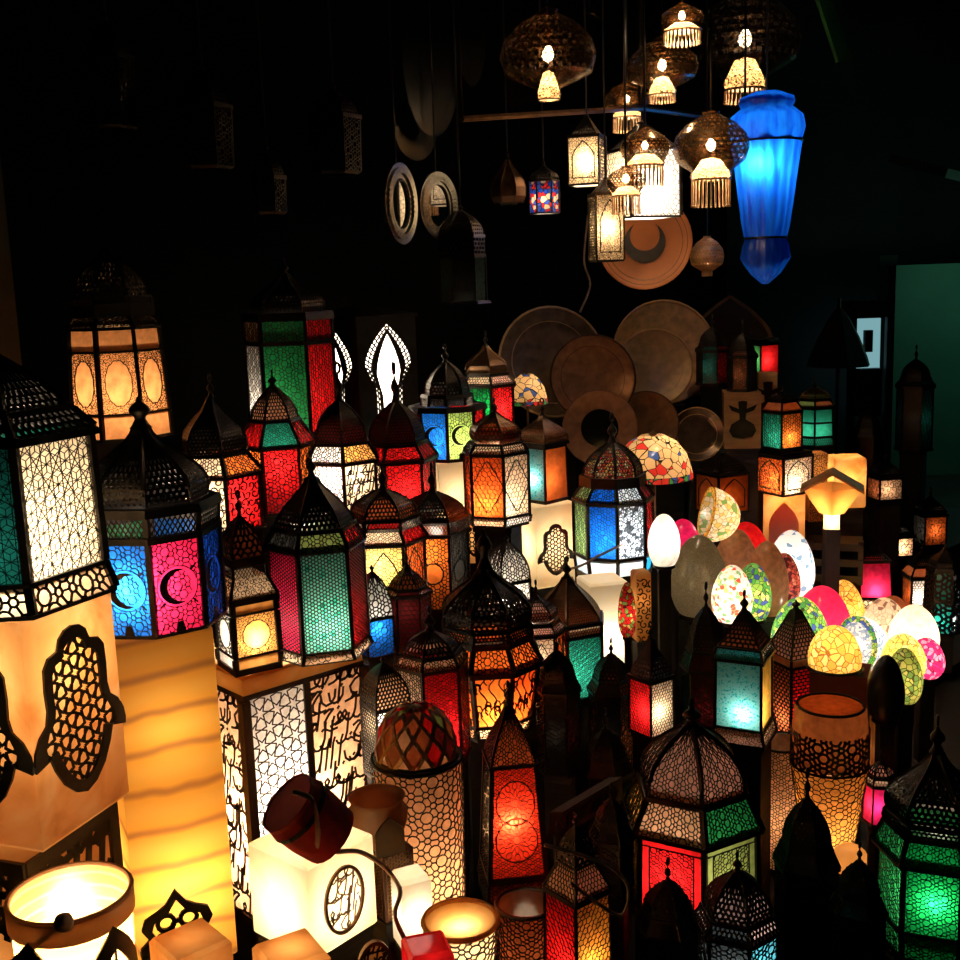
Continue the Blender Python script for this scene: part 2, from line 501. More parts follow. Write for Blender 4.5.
def deco_lines(mb, deco, W, H, f, bw, t, segs):
    """medallions, crescents, arches and the like on a pane"""
    m = min(W, H)
    if deco == 'crescent':
        cy = H * .5; r = m * .40; o = oval(0, cy, r, r)
        segs[:] = [s for s in segs if not (math.hypot((s[0][0] + s[1][0]) / 2, (s[0][1] + s[1][1]) / 2 - cy) < r * .98 and math.hypot((s[0][0] + s[1][0]) / 2, (s[0][1] + s[1][1]) / 2 - cy) > r * .72)]
        for a, b in ring(o): mb.bar(f(*a)[0], f(*b)[0], f(*a)[1], bw, t)
        n = 26; A = []; B = []
        for i in range(n + 1):
            a = math.radians(62) + math.radians(236) * i / n
            A.append((-.02 * r + r * .86 * math.cos(a), cy + r * .86 * math.sin(a)))
            th = max(0., math.sin(PI * i / n)) ** .8
            B.append((-.02 * r + r * (.86 - .34 * th) * math.cos(a) + .03 * r, cy + r * (.86 - .34 * th) * math.sin(a)))
        mb.strip(A, B, f, t * 1.2)
        for k in range(4):
            a = k * PI / 2 + PI / 4
            mb.bar(f(r * math.cos(a), cy + r * math.sin(a))[0], f(r * 1.3 * math.cos(a), cy + r * 1.3 * math.sin(a))[0], f(0, cy)[1], bw * 2, t)
        mb.prism([(-W * .1, 0), (W * .1, 0), (W * .07, H * .09), (0, H * .12), (-W * .07, H * .09)], f, t)
    elif deco in ('oval', 'disc'):
        cy = H * .5; rx, ry = (W * .33, H * .37) if deco == 'oval' else (W * .3, W * .3)
        o = []
        for i in range(48):
            a = 2 * PI * i / 48; k = 1 + .045 * abs(math.sin(a * 6))
            o.append((rx * k * math.cos(a), cy + ry * k * math.sin(a)))
        segs[:] = trim(segs, o, False)
        for a, b in ring(o): mb.bar(f(*a)[0], f(*b)[0], f(*a)[1], bw * 1.6, t * 1.3)
    elif deco == 'ogive':
        o = ogive(0, H * .12, H * .93, W * .36)
        for a, b in ring(o): mb.bar(f(*a)[0], f(*b)[0], f(*a)[1], bw * 2.2, t * 1.3)
    elif deco == 'cartouche':
        o = []
        for i in range(40):
            a = 2 * PI * i / 40; k = 1 + .12 * math.cos(4 * a) + .05 * math.cos(8 * a)
            o.append((W * .40 * k * math.cos(a), H * .5 + H * .37 * k * math.sin(a)))
        for a, b in ring(o): mb.bar(f(*a)[0], f(*b)[0], f(*a)[1], bw * 2., t * 1.3)
    elif deco == 'rosettes':
        r = W * .40
        for cy in (H * .34, H * .68):
            o = oval(0, cy, r, r, 24)
            segs[:] = trim(segs, o, False)
            for a, b in ring(o): mb.bar(f(*a)[0], f(*b)[0], f(*a)[1], bw * 2, t * 1.2)
            for k in range(12):
                a = k * PI / 6
                for q0, q1, w_ in ((.25, .62, .16), (.62, .96, .22)):
                    c1 = (r * (q0 + q1) / 2 * math.cos(a), cy + r * (q0 + q1) / 2 * math.sin(a))
                    pts = []
                    for i in range(8):
                        th = 2 * PI * i / 8; lx = r * (q1 - q0) / 2 * math.cos(th); ly = r * w_ / 2 * math.sin(th) * (1.2 if q0 > .5 else 1)
                        pts.append((c1[0] + lx * math.cos(a) - ly * math.sin(a), c1[1] + lx * math.sin(a) + ly * math.cos(a)))
                    for p, q in ring(pts): mb.bar(f(*p)[0], f(*q)[0], f(*p)[1], bw, t)
            for p, q in ring(oval(0, cy, r * .2, r * .2, 10)): mb.bar(f(*p)[0], f(*q)[0], f(*p)[1], bw, t)
    elif deco == 'border':
        mx, my = W * .16, H * .12
        segs[:] = trim(segs, [(-W / 2 + mx, -1), (W / 2 - mx, -1), (W / 2 - mx, H - my), (-W / 2 + mx, H - my)], True)
        for a, b in (((-W / 2 + mx, 0), (-W / 2 + mx, H - my)), ((W / 2 - mx, 0), (W / 2 - mx, H - my)), ((-W / 2, H - my), (W / 2, H - my))):
            mb.bar(f(*a)[0], f(*b)[0], f(*a)[1], bw * 2, t)
    elif deco == 'rays':
        for q in (.25, .5, .78):
            for a, b in zip(oval(0, 0, W * .5 * q, W * .5 * q, 14, 0, PI), oval(0, 0, W * .5 * q, W * .5 * q, 14, 0, PI)[1:]): mb.bar(f(*a)[0], f(*b)[0], f(*a)[1], bw, t)
def lattice_mesh(segs, f, bw, t, mb=None):
    mb = mb or MB()
    for a, b in segs:
        (p, n), (q, n2) = f(*a), f(*b); mb.bar(p, q, n, bw, t)
    return mb
def facet(n, r0, r1, z0, z1):
    c, s = math.cos(PI / n), math.sin(PI / n)
    a0, a1 = r0 * c, r1 * c; W0, W1 = 2 * r0 * s, 2 * r1 * s; H = math.hypot(z1 - z0, a1 - a0); W = max(W0, W1)
    nm = Vector(((z1 - z0) / H, 0, -(a1 - a0) / H))
    def f(x, y, off=0.):
        t = y / H; k = (W0 + (W1 - W0) * t) / W
        return (Vector((a0 + (a1 - a0) * t, x * k, z0 + (z1 - z0) * t)) + nm * off, nm)
    return f, W, H, a0, a1, W0, W1, nm
def finial(mb, r, h, ring_=True, ax='x'):
    hh = h * (.72 if ring_ else 1)
    mb.rev([(r * 1.05, 0), (r * .8, hh * .1), (r * .5, hh * .28), (r * .55, hh * .36), (r * .95, hh * .48), (r * 1.0, hh * .58), (r * .7, hh * .72), (r * .3, hh * .82), (r * .22, hh * .94), (.0005, hh)], 10)
    if ring_: mb.torus((0, 0, h - h * .15), h * .13, h * .03 + .0008, ax)
def lantern(label, px, v, by, w, n, face, segs, panes, lit=1., hz=.4, lc=SOFT, cell=.011, kind='hex', name='lantern', cat='lantern',
            group=None, on=None, hang=False, fm=None, bw=.16, off=None, rad=.012):
    fm = fm or IRON
    rnd = random.Random(int(px * 7 + by * 13))
    if off is None: off = (.36, rnd.uniform(-38, 38))
    ty = segs[-1][1]
    X, Y, zb, dz, k = base_of(px, v, by, ty, on)
    R = w / 2 * k
    rz = cam_ang(X, Y) + math.radians(face)
    root = empty(name, (X, Y, zb + dz), rz)
    tag(root, label, cat, group)
    z0 = 0.; best = None; last_r = R; pw = max(.0022, R * .055)
    step = 2 * PI / n
    for sg in segs:
        kd, y1, r0, r1 = sg[:4]; op = sg[4] if len(sg) > 4 else {}
        z1 = zof(X, Y, y1) - zb; a, b = r0 * R, r1 * R
        if kd == 'solid':
            mb = MB(); th = .13 * max(a, b)
            if z0 == 0. and not hang:
                mb.rev([(a, z0), (b, z1), (b - th, z1)], n, PI / n); mb.disc(z0 + .0005, a * .98, n, PI / n)
            else:
                mb.rev([(a, z0), (b, z1), (b - th, z1), (a - th, z0)], n, PI / n, closed=True)
            mb.build(op.get('nm', 'base' if z0 == 0. else 'band'), op.get('mat', fm), root)
        elif kd == 'glass' or kd == 'grille':
            f, W, H, a0, a1, W0, W1, nm = facet(n, a, b, z0, z1)
            kd2 = op.get('kind', kind); cl = op.get('cell', cell); bwid = max(.0007, .5 * k, cl * op.get('bw', bw)); t = max(.0012, bwid * .7)
            lat = None
            mb = MB()
            lines = calligraphy(W, H, cl, rnd) if kd2 == 'text' else (pattern(kd2, W, H, cl, rnd) if kd2 else [])
            if op.get('deco'): deco_lines(mb, op['deco'], W, H, lambda x, y: f(x, y, .0006), bwid, t, lines)
            if kd2 == 'text': bwid = cl * .085
            for s_ in lines:
                (p, nn), (q, n2) = f(*s_[0], .0006), f(*s_[1], .0006); mb.bar(p, q, nn, bwid, t)
            if mb.v: lat = mb.mesh('filigree')
            lat2 = None
            if op.get('kind2'):
                mb = MB(); lines = calligraphy(W, H, op['cell2'], rnd) if op['kind2'] == 'text' else pattern(op['kind2'], W, H, op['cell2'], rnd)
                for s_ in lines:
                    (p, nn), (q, n2) = f(*s_[0], .0006), f(*s_[1], .0006); mb.bar(p, q, nn, op['cell2'] * (.085 if op['kind2'] == 'text' else bw), t)
                lat2 = mb.mesh('filigree')
            cols = op.get('cols', panes)
            if op.get('split'):
                # two panels side by side on every face, a post between them
                c1, cl1, c2, cl2 = op['split']; halves = []
                for sgn, cc, kk, cl_ in ((-1, c1, 'girih', cl1), (1, c2, 'text', cl2)):
                    mb = MB(); x0, x1 = (-W / 2, 0) if sgn < 0 else (0, W / 2)
                    mb.add([f(x0, 0, -.001)[0], f(x1, 0, -.001)[0], f(x1, H, -.001)[0], f(x0, H, -.001)[0]], [(0, 1, 2, 3)]); pm = mb.mesh('pane')
                    ls = calligraphy(W / 2, H, cl_, rnd) if kk == 'text' else pattern(kk, W / 2, H, cl_, rnd)
                    mb = MB(); bwid = cl_ * (.07 if kk == 'text' else .065)
                    for a_, b_ in ls:
                        (p, nn), (q, n2) = f(a_[0] + sgn * W / 4, a_[1], .0006), f(b_[0] + sgn * W / 4, b_[1], .0006); mb.bar(p, q, nn, bwid, t)
                    halves.append((pm, mb.mesh('filigree'), glass(cc)))
                mb = MB(); mb.prism([(-pw * .7, 0), (pw * .7, 0), (pw * .7, H), (-pw * .7, H)], f, .004)
                for q_ in (-1, 1): mb.prism([(q_ * W / 2 - pw * 1.0 * (q_ > 0), 0), (q_ * W / 2 + pw * 1.0 * (q_ < 0), 0), (q_ * W / 2 + pw * 1.0 * (q_ < 0), H), (q_ * W / 2 - pw * 1.0 * (q_ > 0), H)], f, .004)
                mm = mb.mesh('mullion')
                for i in range(n):
                    for pm, lm, gm in halves:
                        o = link('pane', pm, gm, root, i * step); link('filigree', lm, fm, o)
                    link('mullion', mm, fm, root, i * step)
            elif kd == 'glass':
                mb = MB(); e = -.001
                mb.add([f(-W / 2, 0, e)[0], f(W / 2, 0, e)[0], f(W / 2, H, e)[0], f(-W / 2, H, e)[0]], [(0, 1, 2, 3)])
                pm = mb.mesh('pane')
                for i in range(n):
                    c = cols[i % len(cols)]
                    o = link('pane', pm, c if not isinstance(c, str) else glass(c), root, i * step)
                    lm = lat2 if (lat2 and i in op.get('at2', ())) else lat
                    if lm: link('filigree', lm, fm, o)
            elif lat:
                for i in range(n): link('grille', lat, fm, root, i * step)
            mb = MB(); c, s = math.cos(PI / n), math.sin(PI / n)
            mb.tube([(a * c, a * s, z0), (b * c, b * s, z1)], pw * op.get('post', 1.), 4)
            pm = mb.mesh('post')
            for i in range(n): link('post', pm, fm, root, i * step)
            if kd == 'glass' and (best is None or z1 - z0 > best[1] - best[0]): best = (z0, z1, (a + b) / 2)
        elif kd == 'dome':
            pr = PROF[op.get('prof', 'onion')]; dn = op.get('n', n); hgt = z1 - z0
            cl = op.get('cell', cell * .9); bwid = max(.0009, cl * op.get('bw', .34)); t = .0015
            c, s = math.cos(PI / dn), math.sin(PI / dn)
            W = 2 * a * s
            def dm(x, y, off=0.):
                tt = min(max(y / hgt, 0), 1); rr = prof_at(pr, tt) * a
                d = (prof_at(pr, min(tt + .05, 1)) - prof_at(pr, max(tt - .05, 0))) * a / (min(tt + .05, 1) - max(tt - .05, 0)) / hgt
                nm = Vector((1, 0, -d)).normalized()
                return Vector((rr * c, x * rr / a, z0 + y)) + nm * off, nm
            mb = MB()
            if not op.get('solid'):
                ls = pattern(op.get('kind', 'hex'), W, hgt, cl, rnd)
                one = [(dm(*p), dm(*q)) for p, q in ls]
                for i in range(dn):
                    M = Matrix.Rotation(i * 2 * PI / dn, 3, 'Z')
                    for (p, nn), (q, n2) in one: mb.bar(M @ p, M @ q, M @ nn, bwid, t)
            else:
                mb.rev([(prof_at(pr, j / 14) * a, z0 + hgt * j / 14) for j in range(15)], dn, PI / dn)
            for i in range(dn):
                an = PI / dn + i * 2 * PI / dn
                pts = [(prof_at(pr, j / 12) * a * math.cos(an), prof_at(pr, j / 12) * a * math.sin(an), z0 + hgt * j / 12) for j in range(13)]
                mb.tube(pts, pw * .75, 4)
            do = mb.build('dome', op.get('mat', fm), root)
            if op.get('lin'):
                mb = MB(); mb.rev([(prof_at(pr, j / 12) * a * .975, z0 + hgt * j / 12) for j in range(13)], dn, PI / dn)
                lc_ = op['lin']
                mb.build('dome_lining', glass(lc_) if isinstance(lc_, str) else lc_, do)
            last_r = pr[-1][1] * a
        elif kd == 'fin':
            mb = MB()
            M0 = len(mb.v); finial(mb, max(last_r, a) if a else last_r, z1 - z0, op.get('ring', True), op.get('ax', 'y'))
            for i in range(len(mb.v)): mb.v[i] = (mb.v[i][0], mb.v[i][1], mb.v[i][2] + z0)
            mb.build('finial', fm, root, True)
        z0 = z1
    if lit and best:
        bulb(root, best[0] + (best[1] - best[0]) * hz, lit * KL * (best[2] * math.cos(PI / n)) ** 2, lc, rad,
             (off[0] * R * math.cos(math.radians(off[1] - face)), off[0] * R * math.sin(math.radians(off[1] - face))) if off else (0, 0))
    TOP[root.name] = zb + dz + z0
    if hang:
        if lit: mb = MB(); mb.disc(.001, R * .97, n, PI / n); mb.build('bottom_pane', glass('white'), root)
        mb = MB(); mb.tube([(0, 0, z0), (0, 0, CEIL - zb)], .0025, 5); mb.build('hanging_cord', BLACKC, root)
    elif on is None: SUP.append((X, Y, zb, segs[0][2] * R * (1.0 if n > 4 else .95), rz, n))
    return root
def fan(b, s, g, sh, dm, t, tp=1., rd=.76, prof='onion', lin=None, gal=None, body=None, skirt=None, shou=None, dome=None, ring_=True, bot=1., eave=1.14):
    """the usual street lantern: foot, glazed skirt, tall panes, eave, sloped shoulder panes, gallery, pierced dome, finial"""
    L = [('solid', b - 3, 1.1 * bot, 1.1 * bot)]
    if s: L += [('glass', s, 1.06 * bot, .97 * bot, dict(skirt or {})), ('solid', s - 2, 1.03 * bot, 1.03 * bot)]
    L += [('glass', g, bot, tp, dict(body or {})), ('solid', g - 3, eave * tp, eave * tp)]
    if sh: L += [('glass', sh, eave * tp * .97, rd * 1.06, dict(shou or {}))]
    if gal: L += [('grille', gal, rd * 1.06, rd * 1.06, dict(kind='dia', cell=.007, bw=.2))]
    L += [('solid', (gal or sh or g - 3) - 3, rd * 1.14, rd * 1.1), ('dome', dm, rd, 0, dict(dict(prof=prof, lin=lin), **(dome or {}))), ('fin', t, 0, 0, dict(ring=ring_))]
    return L
def on_face(root, R, n, i, z0, H, off=.0012):
    """drawing field on side i of a prism: x across, y up"""
    a = R * math.cos(PI / n) + off; an = i * 2 * PI / n; M = Matrix.Rotation(an, 3, 'Z')
    return lambda x, y, o=0.: (M @ Vector((a + o, x, z0 + y)), M @ Vector((1, 0, 0)))
def hamsa(root, f, cx, cy, h, mat=None, cell=.012, fill=None):
    """open-hand plate: black rim with a star lattice inside"""
    k = h / 1.6; out = [(cx + x * k, cy + (y - .2) * k) for x, y in HAMSA]; inn = [(cx + x * k, cy + (y - .2) * k) for x, y in offset_poly(HAMSA, .76)]
    mb = MB(); mb.strip(out + out[:1], inn + inn[:1], f, .004)
    o = mb.build('hand_rim', mat or IRON, root)
    W = h; segs = [((a[0] + cx, a[1] + cy - h / 2), (b[0] + cx, b[1] + cy - h / 2)) for a, b in pattern('girih', W, h, cell, random.Random(3))]
    segs = trim(segs, inn, True)
    lattice_mesh(segs, f, cell * .12, .002).build('star_lattice', mat or IRON, o)
    return o
def stone_lamp(label, px, v, by, ty, w, n, face, mat, lit=1., hz=.5, lc=WARM, taper=1., name='stone_lamp', on=None, cat='lamp', bevel=.006, group=None, lid=True, rad=.02):
    X, Y, zb, dz, k = base_of(px, v, by, ty, on); R = w / 2 * k
    h = zof(X, Y, ty) - zb; rz = cam_ang(X, Y) + math.radians(face)
    root = empty(name, (X, Y, zb + dz), rz); tag(root, label, cat, group)
    mb = MB(); e = bevel
    m = max(n, 4); prof = [(R * taper - e, 0), (R * taper, e), (R, h - e), (R - e, h)]
    if lid: prof.append((.0, h))
    mb.rev(prof, m, PI / m); mb.disc(.0002, R * taper - e, m, PI / m)
    o = mb.build('stone_body', mat, root, smooth=(n > 10))
    if lit: bulb(root, h * hz, lit * KL * (R * math.cos(PI / m)) ** 2, lc, rad)
    TOP[root.name] = zb + dz + h
    if on is None: SUP.append((X, Y, zb, R, rz, m))
    return root, R, h
def egg(label, px, v, by, ty, w, mat, lit=1., tilt=(0, 0), lc=SOFT, name='mosaic_lamp', cat='lamp', cut=.1, point=.8, hz=.45, base=True, group=None, sup=True):
    """egg-shaped glass shade on a small metal foot"""
    X, Y, zb, dz, k = base_of(px, v, by, ty, None); R = w / 2 * k; h = zof(X, Y, ty) - zb
    root = empty(name, (X, Y, zb), cam_ang(X, Y)); tag(root, label, cat, group)
    prof = []
    th0 = math.acos(1 - 2 * cut)
    for i in range(17):
        th = th0 + (PI - th0) * i / 16
        z = (1 - math.cos(th)) / 2; prof.append((max(.0004, R * math.sin(th) * (1 + (1 - point) * .8 * math.cos(th))), h * .06 + h * .94 * (z - cut) / (1 - cut)))
    mb = MB(); mb.rev(prof, 28)
    o = mb.build('glass_shade', mat, root, True)
    if base:
        mb = MB(); r = prof[0][0]; mb.rev([(r * .9, 0), (r * 1.1, h * .02), (r * 1.05, h * .07), (r * .8, h * .075)], 20); mb.disc(.0002, r * .9, 20)
        mb.build('foot', IRON, root)
    root.rotation_euler = (math.radians(tilt[0]), math.radians(tilt[1]), root.rotation_euler[2])
    if lit: bulb(root, h * hz, lit * KL * R * R, lc, .015)
    if sup: SUP.append((X, Y, zb, max(prof[0][0], R * .55), 0., 12))
    return root
def plate(label, px, py, rp, v, mat, lean=12, yaw=0, name='plate', emblem=None, rim=None, cat='plate', depth=.12, hang=False):
    p = P(px, py, v); k = mpp(p); R = rp * k
    root = empty(name, p); tag(root, label, cat)
    yw = cam_ang(p.x, p.y) + math.radians(yaw)
    root.rotation_mode = 'QUATERNION'
    q = (Matrix.Rotation(yw, 3, 'Z') @ Matrix.Rotation(math.radians(90 - lean), 3, 'Y'))
    root.rotation_quaternion = q.to_quaternion()
    d = R * depth; mb = MB()
    mb.rev([(.0005, -d * .5), (R * .55, -d * .5), (R * .72, -d * .2), (R * .97, d * .3), (R, d * .36), (R, d * .2), (R * .74, -d * .5), (R * .55, -d * .75), (.0005, -d * .75)], 40)
    o = mb.build('dish', mat, root, True)
    if rim:
        mb = MB(); mb.torus((0, 0, d * .33), R * .985, R * .022, 'z', 36, 6); mb.torus((0, 0, -d * .2), R * .74, R * .012, 'z', 36, 5); mb.build('raised_rim', rim, root)
    if emblem: emblem(root, R, d)
    if not hang: SUP.append((p.x - math.cos(yw) * 0, p.y, p.z - R * math.cos(math.radians(lean)), R * .5, yw, 4))
    return root
def cord(label, pts, r=.003, mat=None, name='lamp_cord'):
    """pts are points in the stall; smoothed"""
    pts = [Vector(p) for p in pts]; sm = []
    for i in range(len(pts) - 1):
        p0, p1, p2, p3 = pts[max(i - 1, 0)], pts[i], pts[i + 1], pts[min(i + 2, len(pts) - 1)]
        for j in range(8):
            t = j / 8
            sm.append(.5 * (2 * p1 + (p2 - p0) * t + (2 * p0 - 5 * p1 + 4 * p2 - p3) * t * t + (3 * p1 - p0 - 3 * p2 + p3) * t ** 3))
    sm.append(pts[-1]); mb = MB(); mb.tube(sm, r, 6)
    o = mb.build(name, mat or CORD, None, True); tag(o, label, 'cord')
    return o
def smoked(key, col, clear=.38):
    k = 'smoked_' + key
    if k in MATS: return MATS[k]
    m, nt, out = newmat(k); MATS[k] = m
    tr = N(nt, 'ShaderNodeBsdfTransparent'); tr.inputs[0].default_value = (.75, .6, .45, 1)
    p = N(nt, 'ShaderNodeBsdfPrincipled', Metallic=.85, Roughness=.22); p.inputs['Base Color'].default_value = (*col, 1)
    no = N(nt, 'ShaderNodeTexNoise', Scale=60.0, Detail=3.0)
    mx = N(nt, 'ShaderNodeMixShader'); nt.links.new(ramp(nt, no.outputs[0], [(.4, (0, 0, 0)), (.62, (clear * 1.8,) * 3)]), mx.inputs[0])
    nt.links.new(p.outputs[0], mx.inputs[1]); nt.links.new(tr.outputs[0], mx.inputs[2]); nt.links.new(mx.outputs[0], out.inputs[0])
    return m
def brass_lamp(label, px, v, ty, by, w, rim, lit=1., fringe=14, body=None, name='pendant_lamp', squash=1., lc=WARM, beads=True):
    """hanging pierced-metal pendant: cap, swelling bowl, lit mouth with a hanging bead fringe. ty top of the bowl, by its mouth, rim mouth width in px"""
    X, Y, zb, dz, k = base_of(px, v, by, ty, None); R = w / 2 * k; h = zof(X, Y, ty) - zb; rm = rim / 2 * k
    root = empty(name, (X, Y, zb), cam_ang(X, Y)); tag(root, label, 'lamp')
    body = body or smoked('brass', (.34, .21, .1))
    prof = [(rm, 0), (rm * 1.12, h * .06), (rm * 1.02, h * .12), (R * .9, h * .28), (R, h * .48), (R * .92, h * .66), (R * .62, h * .84), (R * .28, h * .94), (R * .2, h * .97), (R * .24, h)]
    mb = MB(); rows = 22
    # pierced bowl: solid quads leave every other cell open
    n = 60; Z = []
    for i in range(rows * 2 + 1):
        t = i / (rows * 2); j = t * (len(prof) - 1); a = int(min(j, len(prof) - 2)); u = j - a
        Z.append((prof[a][0] * (1 - u) + prof[a + 1][0] * u, prof[a][1] * (1 - u) + prof[a + 1][1] * u))
    o = 0
    for r, z in Z:
        for q in range(n): mb.v.append((r * math.cos(2 * PI * q / n), r * math.sin(2 * PI * q / n), z))
    for i in range(len(Z) - 1):
        for q in range(n):
            if 14 <= i <= rows * 2 - 12 and i % 2 and (q + i // 2) % 2 and (i // 2) % 4: continue
            q2 = (q + 1) % n; mb.f.append((i * n + q, i * n + q2, (i + 1) * n + q2, (i + 1) * n + q))
    mb.build('pierced_bowl', body, root)
    mb = MB(); mb.rev([(rm * .98, .001), (rm * .98, h * .10), (rm * .5, h * .3), (.001, h * .33)], 24); mb.build('inner_shade', glass('cream'), root, True)
    mb = MB(); mb.torus((0, 0, 0), rm, rm * .06, 'z', 28, 6); mb.build('mouth_ring', body, root)
    if fringe:
        mb = MB(); L = fringe * k
        m = 26
        for q in range(m):
            a = 2 * PI * q / m; x, y = rm * math.cos(a), rm * math.sin(a); ww = rm * .055
            mb.box((x, y, -L / 2), (ww * .45, ww, L / 2), a)
            if beads: mb.rev([(0.0003, 0), (ww * 1.4, ww * 1.4), (.0003, ww * 2.8)], 5); mb.v[-15:] = [(p[0] + x, p[1] + y, p[2] - L - ww * 2.6) for p in mb.v[-15:]]
        mb.build('bead_fringe', matte('fringe', (.6, .4, .2), (.25, .12, .06), 60.), root)
    mb = MB(); mb.tube([(0, 0, h * .98), (0, 0, CEIL - zb)], .003, 6); mb.torus((0, 0, h * 1.03), R * .1, R * .025, 'y'); mb.build('hanging_rod', IRON, root)
    if lit > .5:
        mb = MB(); rb = max(.009, R * .13); mb.rev([(.0004, h * .42), (rb * .7, h * .42 + rb * .4), (rb, h * .42 + rb), (rb * .8, h * .42 + rb * 1.7), (rb * .4, h * .42 + rb * 2.4), (.0004, h * .42 + rb * 2.5)], 12); mb.build('glass_bulb', emit('bulb', (1., .8, .55), 22.), root, True)
    if lit: bulb(root, h * .16, 5.5 * lit * KL * rm * rm, lc, .012)
    TOP[root.name] = zb + h
    return root
# ------------------------------------------------------------------ the place
def slab(name, u0, u1, v0, v1, z0, z1, mat, kind='structure', label=None, cat=None):
    c = UV((u0 + u1) / 2, (v0 + v1) / 2, (z0 + z1) / 2); mb = MB(); mb.box((0, 0, 0), ((u1 - u0) / 2, (v1 - v0) / 2, (z1 - z0) / 2))
    o = mb.build(name, mat); o.location = c; o.rotation_euler[2] = PI / 4
    o['kind'] = kind
    if label: o['label'] = label
    if cat: o['category'] = cat
    return o
PLASTER = matte('dark_plaster', (.0035, .004, .0035), (.0018, .002, .0018), 5., .95, .4)  # near-black plaster with slight random tone
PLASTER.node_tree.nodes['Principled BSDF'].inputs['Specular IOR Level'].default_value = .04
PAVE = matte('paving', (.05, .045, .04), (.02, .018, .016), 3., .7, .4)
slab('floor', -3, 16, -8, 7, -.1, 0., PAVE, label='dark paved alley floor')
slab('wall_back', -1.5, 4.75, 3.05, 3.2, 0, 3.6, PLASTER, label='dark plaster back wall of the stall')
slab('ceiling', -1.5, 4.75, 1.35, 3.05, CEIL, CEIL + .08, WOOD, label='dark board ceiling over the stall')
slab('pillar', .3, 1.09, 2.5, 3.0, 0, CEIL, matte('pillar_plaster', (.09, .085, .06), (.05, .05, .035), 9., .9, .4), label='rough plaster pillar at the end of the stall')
# far end of the alley
GREENW = matte('green_paint', (.06, .2, .14), (.04, .14, .1), 2., .7)
def wall_box(name, x0, x1, y0, y1, z0, z1, mat, label):
    mb = MB(); mb.box((0, 0, 0), ((x1 - x0) / 2, (y1 - y0) / 2, (z1 - z0) / 2)); o = mb.build(name, mat)
    o.location = ((x0 + x1) / 2, (y0 + y1) / 2, (z0 + z1) / 2); o['kind'] = 'structure'; o['label'] = label
    return o
wall_box('wall_far', 0, 9, 10.2, 10.4, 0, 6, matte('far_plaster', (.03, .045, .04), None, 2.), 'dark wall closing the far end of the alley')
wall_box('wall_right', 3.12, 4.4, 8.6, 8.75, 0, 1.58, GREENW, 'green painted shop wall lit by an added unseen light')
mb = MB(); mb.box((0, 0, 0), (.9, .35, .03)); o = mb.build('awning', matte('canvas', (.25, .36, .3), None, 4.)); o.location = (3.85, 8.15, 2.05); o.rotation_euler = (math.radians(14), math.radians(12), .25)
tag(o, 'sagging grey green canvas awning over the green wall', 'awning')
GCAN = matte('green_canvas', (.05, .3, .07), (.03, .2, .05), 6.)
def ribbon_thing(name, label, cat, quad, mat, th=.015):
    c = sum(quad, Vector()) / 4; mb = MB(); q = [p - c for p in quad]; d = Vector((-.7, .7, 0)) * th
    mb.add(q + [p + d for p in q], [(0, 1, 2, 3), (7, 6, 5, 4), (0, 4, 5, 1), (1, 5, 6, 2), (2, 6, 7, 3), (3, 7, 4, 0)]); o = mb.build(name, mat); o.location = c; tag(o, label, cat)
ribbon_thing('awning_strip', 'green canvas awning edge slanting down at the top right', 'awning', [P(806, -40, 2.3), P(818, -40, 2.3), P(853, 60, 2.3), P(839, 62, 2.3)], GCAN)
# lit shop doorway and its post
rt = empty('shop_doorway', (0, 0, 0)); tag(rt, 'distant shop doorway lit cold white between dark posts', 'doorway')
a = P(857, 318, 4.0); b = P(881, 410, 4.0); yy = 9.6
def FP(px, py, y):
    r = ray(px, py); return CP + r * (y / r.y)
def fbox(px0, py0, px1, py1, y, th):
    p = FP(px0, py1, y); q = FP(px1, py0, y); return ((p.x + q.x) / 2, y, (p.z + q.z) / 2), (abs(q.x - p.x) / 2, th, abs(q.z - p.z) / 2)
mb = MB(); mb.box(*fbox(856, 318, 880, 412, 9.7, .02)); mb.build('lit_interior', emit('shop', (.4, .8, .88), .4), rt)
for x in (850, 886):
    mb = MB(); mb.box(*fbox(x - 5, 300, x + 5, 560, 9.5, .06)); mb.build('post', WOOD, rt)
mb = MB(); mb.box(*fbox(843, 300, 893, 318, 9.45, .08)); mb.build('lintel', WOOD, rt)
mb = MB(); mb.box(*fbox(857, 368, 880, 416, 9.6, .05)); mb.build('dark_lower_box', matte('dark_lower_box', (.05, .09, .1)), rt)  # added dark box that imitates the doorway dimming towards its bottom
mb = MB(); mb.box(*fbox(864, 330, 872, 352, 9.62, .03)); mb.build('hung_garment', matte('garment', (.1, .12, .12)), rt)
for (x0, y0, x1, y1, yv, lb) in ((878, 255, 897, 302, 9.5, 'small grey green sign board hung in the dark alley'), ):
    mb = MB(); mb.box(*fbox(x0, y0, x1, y1, yv, .02)); o = mb.build('sign_board', matte('signboard', (.1, .16, .12)), rt)
l = bpy.data.lights.new('alley_fill', 'POINT'); l.energy = 4.5; l.color = (.4, 1., .72); l.shadow_soft_size = .1  # added unseen green light that brightens the far green wall
o = bpy.data.objects.new('alley_fill', l); COL.objects.link(o); o.location = (3.7, 7.7, 1.5)
# folded market umbrella
p = FP(838, 366, 7.2); mb = MB(); mb.rev([(.2, 0), (.185, .05), (.13, .18), (.07, .29), (.015, .36)], 8); mb.tube([(0, 0, -p.z), (0, 0, .42)], .012, 6)
o = mb.build('market_umbrella', matte('umbrella_cloth', (.02, .025, .025))); o.location = p; tag(o, 'dark half-folded market umbrella before the lit doorway', 'umbrella')
